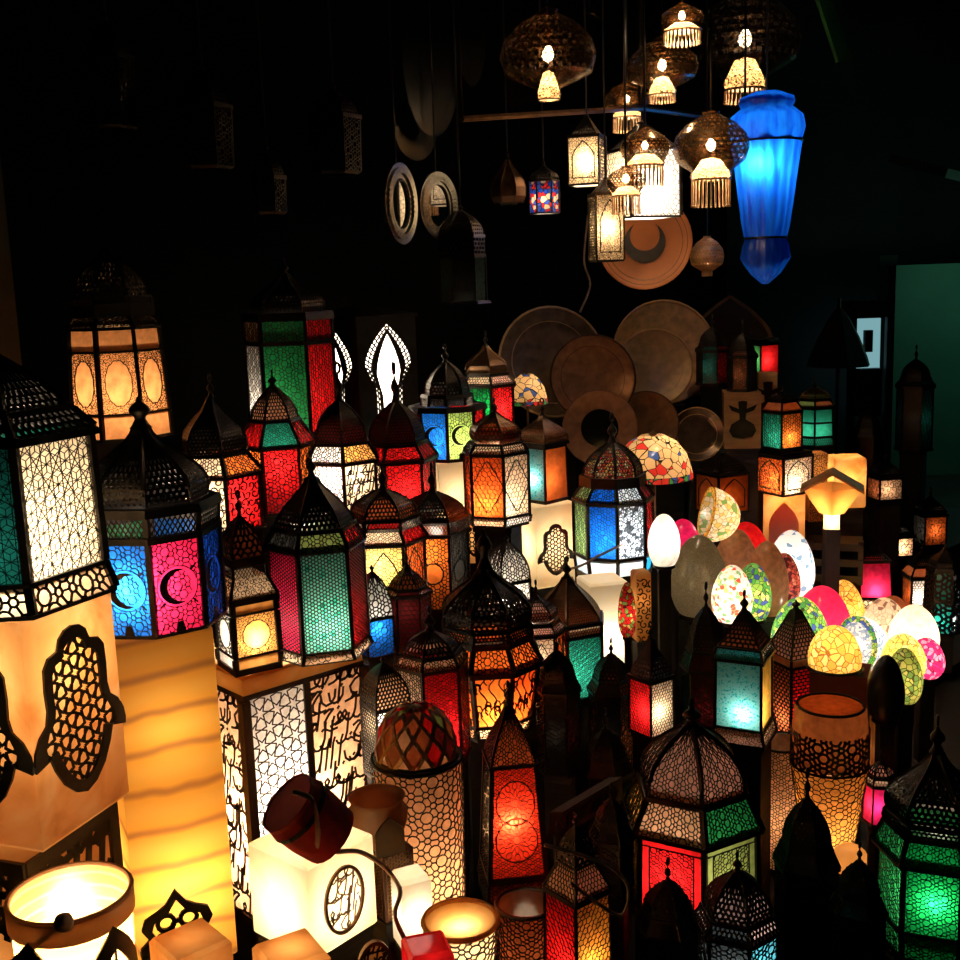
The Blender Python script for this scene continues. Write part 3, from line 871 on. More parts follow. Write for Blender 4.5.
# ================================================================== left stack
r_frame, R, h = None, None, None
KR = 95
def framed_box():
    X, Y, zb, dz, k = base_of(26, 1.57, 1005, 822, None); R = 93 / 1 * k; h = zof(X, Y, 822) - zb; rz = cam_ang(X, Y) + math.radians(47)
    root = empty('stone_lamp', (X, Y, zb), rz); tag(root, 'black framed stone box lamp with script panels, under the open-hand box', 'lamp')
    mb = MB(); mb.rev([(R - .004, 0), (R - .004, h)], 4, PI / 4); mb.disc(.0, R * .98, 4, PI / 4); mb.disc(h - .0005, R - .004, 4, PI / 4); mb.build('stone_body', ALAB, root)
    for i in range(4):
        f = on_face(root, R - .004, 4, i, 0, h); W = R * 2 * math.sin(PI / 4); mb = MB(); t = .02
        for x0, y0, x1, y1 in ((-W / 2, 0, W / 2, t), (-W / 2, h - t, W / 2, h), (-W / 2, t, -W / 2 + t, h - t), (W / 2 - t, t, W / 2, h - t)):
            mb.prism([(x0, y0), (x1, y0), (x1, y1), (x0, y1)], f, .006)
        fo = mb.build('frame', IRON, root)
        segs = [((a[0], a[1] + t), (b[0], b[1] + t)) for a, b in calligraphy(W - 2 * t, h - 2 * t, .12, random.Random(5 + i))]
        lattice_mesh(segs, f, .011, .003).build('script', IRON, fo)
    bulb(root, h * .3, .35 * KL * R * R * .5, AMB, .02)
    TOP[root.name] = zb + h; SUP.append((X, Y, zb, R * .95, rz, 4))
    return root
fr = framed_box()
hb, R, h = stone_lamp('large amber stone box lamp with black open-hand plate on each side', 26, 1.57, 838, 620, 182, 4, 47, ALAB, 1.0, .74, (1., .62, .33), name='stone_lamp', on=fr.name)
for i in range(4):
    f = on_face(hb, R, 4, i, 0, h); hamsa(hb, f, 0, h * .52, h * .74, cell=.031)
L1 = lantern('tall hexagonal lantern with pale star panes on the open-hand box', -5, 1.57, 622, 196, 6, 41,
    [('solid', 618, 1.1, 1.1), ('glass', 594, 1.08, 1.0, dict(cols=['peach', 'cream'], kind='rose', cell=.02)), ('solid', 590, 1.05, 1.05), ('glass', 465, 1., .97, dict(kind='hexstar', cell=.034, bw=.03)),
     ('solid', 458, 1.08, 1.06), ('grille', 440, 1.02, .82, dict(kind='hex', cell=.012, bw=.4)), ('solid', 434, .86, .84), ('dome', 376, .74, 0, dict(prof='ogee', cell=.011, bw=.5)), ('fin', 350, 0, 0)],
    ['cream', 'cream', 'sea', 'cream', 'teal', 'night'], 1.6, .2, SOFT, .02, on=hb.name)
ox, R, h = stone_lamp('tall column lamp of banded honey onyx under the crescent lantern', 164, 1.64, 945, 622, 132, 4, 12, ONYX, 1.7, .24, (1., .72, .34), taper=1., bevel=.004)
bulb(ox, h * .72, .45 * KL * R * R * .5, (1., .72, .34), .02)
L6 = lantern('eight-sided lantern with blue and red crescent panes on the onyx column', 148, 1.64, 622, 132, 8, -25,
    [('solid', 619, 1.03, 1.03), ('glass', 533, 1., 1., dict(deco='crescent', kind='rose', cell=.0125, bw=.11)), ('solid', 527, 1.06, 1.06), ('grille', 508, .98, 1.02, dict(kind='dia', cell=.0085, bw=.24)), ('solid', 500, 1.1, 1.05),
     ('dome', 430, .84, 0, dict(prof='onion', cell=.0095, bw=.55)), ('fin', 398, .16, 0, dict(ring=False))], ['blue', 'crimson', 'navy', 'red', 'blue', 'green', 'red', 'azure'], 1.3, .48, SOFT, on=ox.name, off=(.66, -28))
L7 = lantern('tapered amber lantern with oval medallions behind the crescent lantern', 115, 2.3, 436, 100, 8, 0,
    [('solid', 433, 1.04, 1.04), ('glass', 411, 1., .985, dict(kind=None)), ('solid', 409, 1., 1.), ('glass', 351, .985, .925, dict(deco='oval', kind='curl', cell=.0062, bw=.2)), ('solid', 349, .95, .95), ('glass', 329, .92, .9, dict(kind=None)),
     ('solid', 326, .98, .95), ('grille', 316, .95, .8, dict(kind='curl', cell=.007, bw=.3)), ('solid', 304, .86, .86), ('grille', 298, .8, .8, dict(kind='dia', cell=.006)), ('solid', 296, .84, .84),
     ('dome', 254, .74, 0, dict(prof='round', cell=.012, bw=.38, kind='cell')), ('fin', 245, .1, 0, dict(ring=False))], ['peach'], .62, .2, AMB, off=(.15, 0))
lantern('small lantern with amber scroll and red panes right of the crescent lantern', 215, 2.08, 528, 86, 6, -20,
    fan(528, None, 474, 454, 398, 374, 1., .72, 'onion', dome=dict(bw=.7, cell=.008), body=dict(kind='curl', cell=.013, bw=.2), shou=dict(cols=['cream', 'orange'], kind='rose', cell=.012)),
    ['cream', 'red', 'red', 'cream', 'red', 'amber'], .9, .55)
lantern('tall lantern with white, green and red panes at the back wall', 289, 2.45, 432, 86, 6, -8,
    [('solid', 428, 1.04, 1.04), ('glass', 344, 1., 1., dict(kind='rose', cell=.0145, bw=.12)), ('solid', 340, 1.03, 1.03), ('glass', 320, 1., 1., dict(kind='rose', cell=.0145, bw=.12)), ('solid', 312, 1.08, 1.05), ('dome', 275, .8, 0, dict(bw=.7)), ('fin', 258, .1, 0)],
    ['green', 'red', 'red', 'green', 'white', 'white'], .7, .2, rad=.02, off=(.55, -70))
# dark box lantern with pointed-arch openings
def arch_lantern():
    X, Y, zb, dz, k = base_of(362, 2.54, 425, 300, None); R = 54 * k; h = zof(X, Y, 318) - zb; rz = cam_ang(X, Y) + math.radians(41)
    root = empty('lantern', (X, Y, zb), rz); tag(root, 'black sheet metal lantern with dotted white pointed-arch openings', 'lantern')
    mb = MB(); mb.rev([(R * .93, .003), (R * .93, h)], 4, PI / 4); mb.build('frosted_lining', glass('white'), root)
    n = 4; W = 2 * R * math.sin(PI / 4)
    for i in range(4):
        f = on_face(root, R, 4, i, 0, h, 0.)
        mb = MB(); y1 = h * .86; o = [(x, y) for x, y in ogive(0, h * .06, y1, W * .2, 10)]
        # pinch the arch like a flame
        o = [(x * (.55 + .45 * min(1, max(0, (y / y1 - .34) / .22))) if y < y1 * .56 else x, y) for x, y in [(-W * .2, h * .06), (-W * .2, h * .2), (-W * .2, h * .3), (-W * .2, h * .38)] + o[1:-1] + [(W * .2, h * .38), (W * .2, h * .3), (W * .2, h * .2), (W * .2, h * .06)]]
        mid = [(x * 1.5, y + (h * .045 if y > h * .1 else -h * .02)) for x, y in o]
        m2 = [(x * 1.95, min(h * .97, y + (h * .085 if y > h * .1 else -h * .03))) for x, y in o]
        rim = []
        for x, y in o:
            rim.append((max(-W / 2, min(W / 2, x * 2.6)), h if y > h * .8 and abs(x) < W * .08 else min(h, y * 1.12)))
        mb.strip(o + o[:1], mid + mid[:1], f, .002)
        # dotted border: short bridges between two sheets
        for q in range(len(mid) - 1):
            p0, p1, s0, s1 = mid[q], mid[q + 1], m2[q], m2[q + 1]
            L_ = max(1, int(math.hypot(p1[0] - p0[0], p1[1] - p0[1]) / .0125))
            for j in range(L_):
                t = (j + .5) / L_; a_ = (p0[0] + (p1[0] - p0[0]) * t, p0[1] + (p1[1] - p0[1]) * t); b_ = (s0[0] + (s1[0] - s0[0]) * t, s0[1] + (s1[1] - s0[1]) * t)
                mb.bar(f(*a_)[0], f(*b_)[0], f(0, 0)[1], .0045, .002)
        mid2 = [((a_[0] + b_[0]) / 2, (a_[1] + b_[1]) / 2) for a_, b_ in zip(mid, m2)]
        for a_, b_ in zip(mid2, mid2[1:]): mb.bar(f(*a_)[0], f(*b_)[0], f(0, 0)[1], .0038, .002)
        # the sheet outside the dotted border
        side = len(m2) // 2
        box = [(-W / 2, 0)] + [(-W / 2, h * t) for t in (.2, .35, .5, .65, .8, .92)] + [(-W / 2, h)]
        Lh = m2[:side + 1]; Rh = m2[side:]
        A = Lh; B = [(-W / 2, y) for x, y in Lh[:-1]] + [(0, h)]
        B[-2] = (-W / 2, h) if len(B) > 1 else B[-2]
        mb.strip(A, B, f, .0015)
        A = Rh; B = [(0, h)] + [(W / 2, y) for x, y in Rh[1:]]; B[1] = (W / 2, h)
        mb.strip(A, B, f, .0015)
        mb.prism([(-W / 2, 0), (W / 2, 0), (W / 2, h * .035), (-W / 2, h * .035)], f, .002)
        mb.build('pierced_sheet', IRON, root)
    mb = MB(); mb.rev([(R * 1.06, h), (R * 1.06, h + .008), (R * .3, h + .03), (.001, h + .03)], 4, PI / 4); mb.build('cap', IRON, root)
    mb = MB(); mb.disc(.001, R, 4, PI / 4); mb.build('base', IRON, root)
    bulb(root, h * .6, 2.2 * KL * R * R, SOFT, .02); SUP.append((X, Y, zb, R * .95, rz, 4))
arch_lantern()
lantern('lantern with reddish pierced dome and green shoulder pane before the tall white and green one', 276, 2.27, 510, 70, 6, 6,
    fan(510, None, 446, 421, 388, 370, 1., .66, 'low', lin='peach', dome=dict(bw=.3, cell=.009), body=dict(kind='rose', cell=.014), shou=dict(cols=['sea', 'red', 'red', 'green', 'red', 'red'], kind='rose', cell=.01, bw=.12)),
    ['red', 'orange', 'red', 'amber', 'red', 'orange'], .5, .75)
lantern('black domed lantern with white and script panes under the dotted arches', 341, 2.1, 512, 72, 6, -29,
    fan(512, None, 461, 443, 402, 362, 1., .78, 'round', lin='maroon', dome=dict(bw=.55, cell=.008), body=dict(kind='cell', cell=.012, kind2='text', cell2=.036, at2=(1,)), shou=dict(cols=['white', 'amber', 'peach', 'amber'], kind='rose', cell=.012)),
    ['white', 'cream', 'amber', 'red', 'white', 'red'], 1.0, .75)
lantern('black domed lantern with scarlet bubble panes beside the script lantern', 397, 2.16, 518, 72, 6, 8,
    fan(518, None, 460, 444, 403, 362, 1., .78, 'round', lin='maroon', dome=dict(bw=.55, cell=.008), body=dict(kind='rose', cell=.013, bw=.16), shou=dict(cols=['red'], kind='rose', cell=.011)),
    ['red', 'red', 'red', 'red', 'amber', 'cream'], .6, .5)
bx, R, h = stone_lamp('cream stone block lamp under the small blue crescent lantern', 447, 2.2, 545, 458, 54, 4, 30, ALABW, .9, .6)
lantern('small lantern with blue crescent and lime panes on a cream stone block', 447, 2.2, 458, 72, 8, -24,
    [('solid', 455, 1.04, 1.04), ('glass', 410, 1., 1., dict(deco='crescent', kind='rose', cell=.012, bw=.1)), ('solid', 405, 1.12, 1.06), ('grille', 397, .7, .68, dict(kind='dia', cell=.006)), ('solid', 394, .74, .7), ('dome', 364, .6, 0, dict(prof='round', bw=.6)), ('fin', 345, .1, 0)],
    ['blue', 'lime', 'red', 'green', 'red', 'blue', 'green', 'red'], .9, .3, on=bx.name)
lantern('onion-domed lantern with green and red panes behind the blue crescent lantern', 487, 2.5, 438, 54, 6, -22,
    fan(438, None, 386, 375, 346, 331, 1., .78, 'onion', lin='brown', dome=dict(solid=True, mat=BRONZE), body=dict(kind='rose', cell=.016), shou=dict(cols=['cream', 'pink'], kind='cell', cell=.01)),
    ['emerald', 'red', 'dark', 'green', 'red', 'cream'], .85, .5)
lantern('orange red lantern with cartouche panes and onion dome in the middle row', 496, 1.88, 523, 66, 6, -18,
    [('solid', 520, .98, .98), ('glass', 513, 1.0, 1.04, dict(kind='cell', cell=.009, cols=['peach', 'white'])), ('solid', 511, 1.06, 1.06), ('glass', 453, 1., 1., dict(deco='cartouche', kind='cell', cell=.012, bw=.06)), ('solid', 450, 1.05, 1.05), ('glass', 443, 1., .84, dict(cols=['cream'], kind='cell', cell=.008, bw=.22)), ('solid', 441, .88, .86),
     ('dome', 413, .8, 0, dict(prof='bulb', lin='rust', bw=.4, mat=BRONZE)), ('fin', 398, .1, 0)], ['ember', 'cream', 'orange', 'red', 'amber', 'ember'], 1.1, .2, off=(.4, -30))
sb, R, h = stone_lamp('cream stone box lamp with black vase motif below the turquoise lantern', 545, 2.1, 582, 500, 60, 4, 28, ALABW, 1.2, .5)
f = on_face(sb, R, 4, 0, 0, h); hamsa(sb, f, 0, h * .45, h * .62, cell=.02)
lantern('brown domed lantern with turquoise and rust panes on a cream stone box', 543, 2.1, 500, 48, 4, 48,
    fan(500, None, 447, None, 416, 398, .95, .98, 'onion', lin='brown', dome=dict(mat=BRONZE, bw=.45), body=dict(kind=None), eave=1.04),
    ['rust', 'red', 'cyan', hammered('cyan')], 1.2, .4, on=sb.name, off=(.5, -40))
hs, R, h = stone_lamp('small amber stone box with arched niche left of the cream box', 477, 2.06, 560, 508, 40, 4, -5, ALAB, .5, .5)
f = on_face(hs, R, 4, 0, 0, h); hamsa(hs, f, 0, h * .5, h * .75, cell=.02)
lantern('lantern with blue and mottled white panes and a mosaic dome in the centre', 613, 1.9, 574, 78, 8, -17,
    [('solid', 568, .95, .98), ('glass', 553, .95, 1., dict(kind=None, cols=['white', 'white', 'azure'])), ('solid', 550, 1.03, 1.03), ('glass', 500, 1., 1., dict(kind='rose', cell=.0125, bw=.1)), ('solid', 497, 1.06, 1.06), ('glass', 484, 1.02, .78, dict(kind='rose', cell=.0125, cols=['blue', 'white', 'red', 'olive', 'blue', 'red', 'green', 'olive'])), ('solid', 474, .86, .84),
     ('dome', 443, .74, 0, dict(prof='round', lin=mosaic('red_gold', [(.8, .1, .03), (.85, .5, .12), (.7, .05, .03), (.8, .6, .3)], 110.), bw=.2, cell=.009)), ('fin', 412, .12, 0)],
    ['blue', mosaic('mottled', [(.9, .86, .8), (.92, .88, .84), (.9, .86, .8), (.04, .04, .05)], 85., (.1, .1, .1), .08), 'red', 'olive', 'green', 'blue', 'red', hammered('olive', 'lime')], .9, .25, COOL)
wb, R, h = stone_lamp('glowing white stone column lamp under the blue and white lantern', 603, 1.78, 690, 578, 56, 4, 20, ALABW, 2.0, .5, SOFT, taper=.85)
# ---------------------------------------------------------------- tiffany-style lamps
TIFF = mosaic('tiffany_cream', [(.88, .6, .3), (.9, .66, .36), (.8, .05, .04), (.86, .55, .26), (.9, .62, .32), (.05, .12, .45), (.88, .6, .3)], 38., gw=.035)
def tiffany(label, px, v, by, ty, w, foot):
    X, Y, zb, dz, k = base_of(px, v, by, ty, None); R = w / 2 * k; h = zof(X, Y, ty) - zb
    root = empty('table_lamp', (X, Y, zb), 0); tag(root, label, 'lamp')
    mb = MB(); mb.rev([(R, 0), (R * .98, h * .12), (R * .86, h * .5), (R * .6, h * .85), (R * .34, h), (R * .3, h * 1.03)], 24); s = mb.build('leaded_shade', TIFF, root, True)
    mb = MB(); mb.rev([(R * 1.005, -h * .16), (R * 1.01, 0)], 24); mb.build('shade_border', mosaic('tiffany_border', [(.75, .04, .03), (.05, .1, .4), (.06, .3, .1), (.7, .05, .04)], 45.), s, True)
    fz = zof(X, Y, foot) - zb
    mb = MB(); mb.rev([(R * .4, fz), (R * .38, fz + .01), (R * .1, fz + .03), (R * .06, fz + .05), (R * .06, h), (R * .12, h * 1.06), (.001, h * 1.15)], 14); mb.build('stem', BRONZE, root, True)
    bulb(root, h * .35, 0.32 * KL * R * R, WARM, .02, (R * .15, 0)); SUP.append((X, Y, zb + fz, R * .4, 0, 12))
tiffany('leaded glass table lamp with cream shade and red poppies', 653, 2.12, 472, 436, 78, 530)
tiffany('small leaded glass lamp with cream and blue shade before the dim plates', 527, 2.62, 400, 375, 40, 450)
# ---------------------------------------------------------------- plates
ENG = matte('engraved', (.5, .24, .09), (.2, .08, .03), 70., .35)
plate('large dark brass tray standing at the back', 552, 362, 56, 2.85, metal('dull_brass', (.3, .2, .1), .38, .6), 12, 18, rim=BRASS)
plate('brown glazed plate overlapping the large dark tray', 593, 378, 44, 2.68, metal('old_copper', (.6, .28, .11), .38, .6), 12, 14, rim=BRONZE)
plate('engraved copper tray standing upright behind the others', 664, 352, 52, 2.8, COPPER, 10, 12, rim=COPPER)
plate('brass tray with dark centre before the engraved copper tray', 655, 367, 38, 2.68, BRASS, 10, 10, rim=COPPER)
def emb_disc(root, R, d):
    mb = MB(); mb.disc(-d * .35, R * .5, 26); mb.build('dark_centre', metal('dark_mirror', (.05, .06, .05), .12, .9), root)
plate('small dark plate with mirror centre under the brown plate', 600, 428, 38, 2.6, metal('brown_metal', (.36, .18, .09), .35, .6), 10, 8, emblem=emb_disc)
plate('small bronze plate between the dark plate and the glass dish', 646, 424, 33, 2.58, BRONZE, 10, 8, rim=BRONZE)
plate('round glass dish beside the wooden box with vase motif', 697, 434, 27, 2.5, metal('smoky', (.3, .2, .12), .15, .6), 10, 6, rim=COPPER)
def emb_moon(root, R, d):
    mb = MB(); n = 20; A = []; B = []
    for i in range(n + 1):
        a_ = math.radians(-150 + 300 * i / n); th = math.sin(PI * i / n)
        A.append((R * .44 * math.cos(a_), R * .44 * math.sin(a_))); B.append((R * (.44 - .26 * th) * math.cos(a_), R * (.44 - .26 * th) * math.sin(a_)))
    f = lambda x, y: (Vector((x, y, -d * .48)), Vector((0, 0, 1)))
    mb.strip(A, B, f, .004); mb.build('crescent_motif', IRON, root)
    mb = MB(); mb.torus((0, 0, -d * .1), R * .8, R * .014, 'z', 40, 5); mb.torus((0, 0, d * .1), R * .9, R * .012, 'z', 40, 5); mb.build('turned_grooves', BRONZE, root)
o = plate('round terracotta plate with black crescent hung below the white lanterns', 645, 242, 47, 2.2, matte('terracotta', (.62, .2, .05), (.5, .15, .035), 10., .55), 2, 4, emblem=emb_moon, hang=True)
c0 = o.location; mb = MB(); mb.tube([c0 + Vector((0, .01, .11)), (c0.x, c0.y + .01, CEIL)], .002, 5); o2 = mb.build('plate_wire', BLACKC); tag(o2, 'thin wire that holds the terracotta plate', 'wire')
# ================================================================== middle left
tall = lantern('large white square lantern of star lattice and flowing script panels behind the red drum shade', 274, 1.74, 880, 186, 4, 31,
    [('solid', 872, 1.02, 1.02), ('glass', 667, 1., 1., dict(split=('white', .034, 'peach', .062), post=1.2)), ('solid', 662, 1.01, 1.01), ('solid', 648, 1.0, .985, dict(nm='top_rim', mat=ALAB))],
    ['white'], 2.6, .4, SOFT, fm=metal('rusty_iron', (.06, .035, .02), .5, .6), rad=.03, off=(.45, 5))
TZ = TOP[tall.name]
mb = MB(); R8 = 93 * mpp(tall.location); mb.disc(TZ - tall.location.z - .003, R8 * .97, 4, PI / 4); mb.build('top_plate', ALAB, tall)
lantern('small white-lit lantern with round medallion on the tall script lantern', 250, None, 666, 66, 4, 21,
    [('solid', 660, 1.06, 1.06), ('glass', 650, 1., 1., dict(kind=None, post=2.)), ('solid', 648, 1.02, 1.02), ('glass', 609, 1., .97, dict(deco='disc', kind='curl', cell=.0055, bw=.16, post=2.)), ('solid', 607, 1., 1.), ('glass', 598, .97, .95, dict(kind=None, post=2.)), ('solid', 592, 1.1, 1.1), ('glass', 573, 1.05, .72, dict(kind='curl', cell=.007, cols=['cream', 'peach'])), ('grille', 562, .74, .74, dict(kind='dia', cell=.006)), ('solid', 554, .84, .84),
     ('dome', 518, .68, 0, dict(prof='round', bw=.35, kind='cell', cell=.012, lin='brown')), ('fin', 490, .1, 0)], ['amber', 'white', 'amber', 'white'], 1.5, .35, SOFT, on=tall.name)
lantern('big lantern with sea green scale panes and a red side pane', 322, None, 650, 96, 6, 8,
    [('solid', 649, 1.08, 1.08), ('glass', 641, 1.06, .98, dict(kind='curl', cell=.009, cols=['peach', 'cream'])), ('solid', 639, 1.02, 1.02), ('glass', 545, 1., .97, dict(kind='star', cell=.0115, bw=.13)), ('solid', 543, 1.06, 1.06), ('glass', 527, 1.04, .84, dict(cols=['olive', 'red', 'dark'], kind='rose', cell=.012)), ('solid', 523, .9, .88), ('dome', 478, .8, 0, dict(prof='ogee', bw=.6, cell=.009)), ('fin', 450, .1, 0)],
    [hammered('sea', 'white', 60.), 'red', 'green', 'blue', 'green', 'crimson'], 1.5, .2, SOFT, on=tall.name, off=(.35, 25))
lantern('lantern with honey bubble panes and dotted dome above the blue rosette lantern', 385, 1.88, 612, 76, 6, -4,
    fan(612, None, 540, 526, 490, 462, 1., .86, 'round', lin='brown', gal=517, dome=dict(bw=.45, cell=.009), body=dict(kind='rose', cell=.013, bw=.1, deco='ogive'), shou=dict(cols=['cream', 'red'], kind='rose', cell=.008)),
    ['yellow', 'rust', 'red', 'amber', 'yellow', 'cream'], .8, .75)
lantern('dark dotted dome lantern with orange rosette pane beside the honey one', 434, 1.94, 604, 66, 6, -5,
    fan(604, None, 532, None, 492, 462, 1., .95, 'round', gal=517, dome=dict(bw=.5, cell=.008), body=dict(kind='rose', cell=.013, deco='disc')),
    ['orange', 'dark', 'maroon', 'orange', 'dark', 'rust'], .55, .8)
def rosette_arch(label, px, v, by, ty, ym, w, cols, face, lit=.9, cell=.012, archc='white', dots=False):
    k_ = [('solid', by - 3, 1.05, 1.05), ('glass', ym, 1., 1., dict(kind='rose' if not dots else 'hex', cell=cell, bw=.11 if not dots else .3)), ('solid', ym - 3, 1.06, 1.06), ('dome', ty, 1., 0, dict(prof='arch', lin=archc, bw=.2 if not dots else .42, cell=cell, kind='rose' if not dots else 'hex')), ('fin', ty - 8, .1, 0, dict(ring=False))]
    return lantern(label, px, v, by, w, 4, face, k_, cols, lit * 2.3, .8)
rosette_arch('narrow arch-topped lantern with white rosettes over a blue pane', 374, 1.68, 655, 573, 617, 40, ['blue', 'white', 'blue', 'navy'], 22, .9, .012, 'white')
lantern('small unlit maroon lantern with pierced cap in the shade', 408, 1.76, 650, 44, 6, 0, fan(650, None, 594, 588, 566, 545, 1., .8, 'ogee', lin='brown', dome=dict(bw=.3)), ['maroon'], .12, .8)
lantern('red bubble lantern with black dome behind the amber cylinder', 432, 1.5, 755, 72, 6, 15,
    fan(755, None, 664, 652, 632, 606, 1., .82, 'low', dome=dict(bw=.4, cell=.009), body=dict(kind='rose', cell=.0085, bw=.12), shou=dict(cols=['peach', 'peach'], kind='rose', cell=.009), eave=1.06),
    ['red', 'red', 'orange', 'red', 'amber', 'cream'], .8, .25)
lantern('large flared eight-sided lantern with orange stained panes and black dome', 487, 1.57, 728, 110, 8, 4,
    [('solid', 724, .72, .72), ('glass', 714, .72, .78, dict(cols=['cream', 'peach'], kind='rose', cell=.01)), ('solid', 711, .82, .82), ('glass', 662, .78, .92, dict(kind='scroll', cell=.019, bw=.13)), ('solid', 657, 1.02, 1.02), ('glass', 637, 1., .78, dict(cols=['orange'], kind='rose', cell=.0135)), ('solid', 632, .86, .86), ('grille', 622, .82, .8, dict(kind='hex', cell=.007, bw=.4)), ('solid', 620, .86, .84),
     ('dome', 568, .78, 0, dict(prof='onion', bw=.45, cell=.0105, kind='cell')), ('fin', 528, .14, 0, dict(ring=False))], ['orange', 'ember', 'amber', 'orange', 'red', 'amber', 'orange', 'ember'], .9, .15, WARM)
rosette_arch('slim arch-topped lantern with white fan filigree', 508, 1.8, 640, 543, 581, 46, ['white', 'cream', 'white', 'cream'], 28, .9, .011, 'white')
lantern('lantern with cream cartouche and red panes tucked behind the flared one', 537, 1.66, 700, 52, 6, 10,
    fan(700, None, 632, 622, 596, 580, 1., .82, 'bulb', lin='pink', dome=dict(bw=.25, cell=.007), body=dict(kind='cell', cell=.011, bw=.06, deco='ogive'), shou=dict(cols=['pink'], kind='cell', cell=.006)),
    ['cream', 'orange', 'red', 'cream', 'red', 'cream'], .9, .5)
lantern('lantern with copper faceted dome, amber and sea green panes', 568, 1.7, 690, 76, 6, -32,
    fan(690, None, 630, 619, 578, 556, 1., .94, 'ogee', lin='brown', dome=dict(mat=BRONZE, bw=.5, cell=.006), body=dict(kind='rose', cell=.008), shou=dict(cols=['pink', 'cream'], kind='hex', cell=.007), eave=1.03),
    ['amber', hammered('sea', 'cyan'), 'brown', 'dark', 'dark', 'red'], .8, .4)
rosette_arch('arch-topped lantern of white honeycomb dots beside the script lantern', 386, 1.44, 775, 664, 705, 52, ['white', 'white', 'white', 'cream'], 24, .8, .007, 'peach', True)
# ---------------------------------------------------------------- round shades
def cylinder_lamp(label, px, v, by, ty, w0, w1, mat, kind, cell, lit, hz=.3, open_top=True, n=32, bw=.14, lc=WARM, inner=None, name='cylinder_lamp', rim=True, on=None):
    X, Y, zb, dz, k = base_of(px, v, by, ty, on); r0, r1 = w0 / 2 * k, w1 / 2 * k; h = zof(X, Y, ty) - zb
    root = empty(name, (X, Y, zb + dz), cam_ang(X, Y)); tag(root, label, 'lamp')
    mb = MB(); mb.rev([(r0 * .98, 0), (r1 * .98, h)], n)
    if not open_top: mb.disc(h, r1 * .98, n)
    mb.build('shade', mat, root, True)
    if kind:
        rm = (r0 + r1) / 2; W = 2 * PI * rm
        def f(x, y):
            a_ = x / rm; t = y / h; r = r0 + (r1 - r0) * t
            return Vector((r * math.cos(a_), r * math.sin(a_), y)), Vector((math.cos(a_), math.sin(a_), 0))
        nn = max(6, round(W / cell)); segs = pattern(kind, W, h, W / nn, random.Random(int(px)))
        lattice_mesh(segs, f, cell * bw, .0015).build('filigree', IRON, root)
    if rim:
        mb = MB(); mb.torus((0, 0, h), r1, .0035, 'z', 32, 6); mb.build('rim', inner or IRON, root)
    mb = MB(); mb.torus((0, 0, .003), r0, .003, 'z', 32, 6); mb.disc(.001, r0 * .98, n); mb.build('base', IRON, root)
    if lit: bulb(root, h * hz, lit * KL * ((r0 + r1) / 2) ** 2, lc, .02)
    TOP[root.name] = zb + dz + h
    if on is None: SUP.append((X, Y, zb, max(r0, .03), 0, 12))
    return root, h, r1
cy, h, r1 = cylinder_lamp('tall amber cylinder lamp with bubble filigree behind the stone cup', 420, 1.27, 905, 757, 84, 88, glass('peach'), 'rose', .0165, 1.1, .22, bw=.11)
# mosaic dome shade resting in the cylinder
X, Y = cy.location.x, cy.location.y; k = mpp(cy.location); R = 40 * k
rt = empty('mosaic_dome', (X, Y, TOP[cy.name])); tag(rt, 'brown mosaic dome shade with red lozenges resting on the amber cylinder', 'lampshade')
mb = MB(); n, rows = 12, 5; hh = 52 * k
def dp(i, j): 
    t = min(1, j / rows); r = R * math.cos(t * PI / 2 * .97) ** .75; a_ = 2 * PI * (i + (.5 if j % 2 else 0)) / n
    return Vector((r * math.cos(a_), r * math.sin(a_), hh * math.sin(t * PI / 2)))
for j in range(rows - 1):
    for i in range(n):
        for q in (dp(i + (1 if j % 2 else 0), j + 1), dp(i - (0 if j % 2 else 1), j + 1)):
            p = dp(i, j); mb.bar(p, q, Vector((p.x, p.y, p.z * .6)).normalized(), .006, .0025)
mb.rev([(R * .35, hh * .93), (R * .2, hh), (.001, hh * 1.02)], 12)
sh = mb.build('shade_frame', metal('shade_brass', (.4, .22, .1), .4, .6), rt)
rr = random.Random(9); tm = [glass(c) for c in ('red', 'brown', 'peach', 'olive', 'rust', 'brown', 'maroon', 'maroon')]
for j in range(0, rows - 1):
    for i in range(n):
        c_ = [dp(i, j), dp(i + (1 if j % 2 else 0), j + 1), dp(i, j + 2) if j + 2 <= rows else dp(i, rows), dp(i - (0 if j % 2 else 1), j + 1)]
        m_ = sum(c_, Vector()) / 4; nn = Vector((m_.x, m_.y, m_.z * .6)).normalized()
        q = [m_ + (p - m_) * .93 for p in c_]
        mb = MB(); mb.add(q + [p + nn * .002 for p in q], [(4, 5, 6, 7), (0, 1, 5, 4), (1, 2, 6, 5), (2, 3, 7, 6), (3, 0, 4, 7)])
        mb.build('tile', rr.choice(tm), rt)
mb = MB(); mb.torus((0, 0, .003), R, .004, 'z', 28, 6); mb.build('rim', IRON, rt)
# obelisk lantern
lantern('tall tapered four-sided lantern with scarlet panes and twin rosettes', 511, 1.22, 896, 80, 4, 9,
    [('solid', 884, 1.12, 1.12), ('glass', 869, 1.1, 1.02, dict(kind='rose', cell=.009, cols=['brown'])), ('solid', 863, 1.05, 1.05), ('glass', 759, .98, .76, dict(deco='rosettes', kind='rose', cell=.0075, bw=.07, post=1.4)), ('solid', 756, .86, .86), ('dome', 705, .76, 0, dict(prof='ogee', lin='brown', kind='rose', cell=.0085, bw=.2)), ('fin', 681, .08, 0)],
    ['ruby', 'orange', 'red', 'cream'], 2.4, .5, WARM, off=(.45, -4))
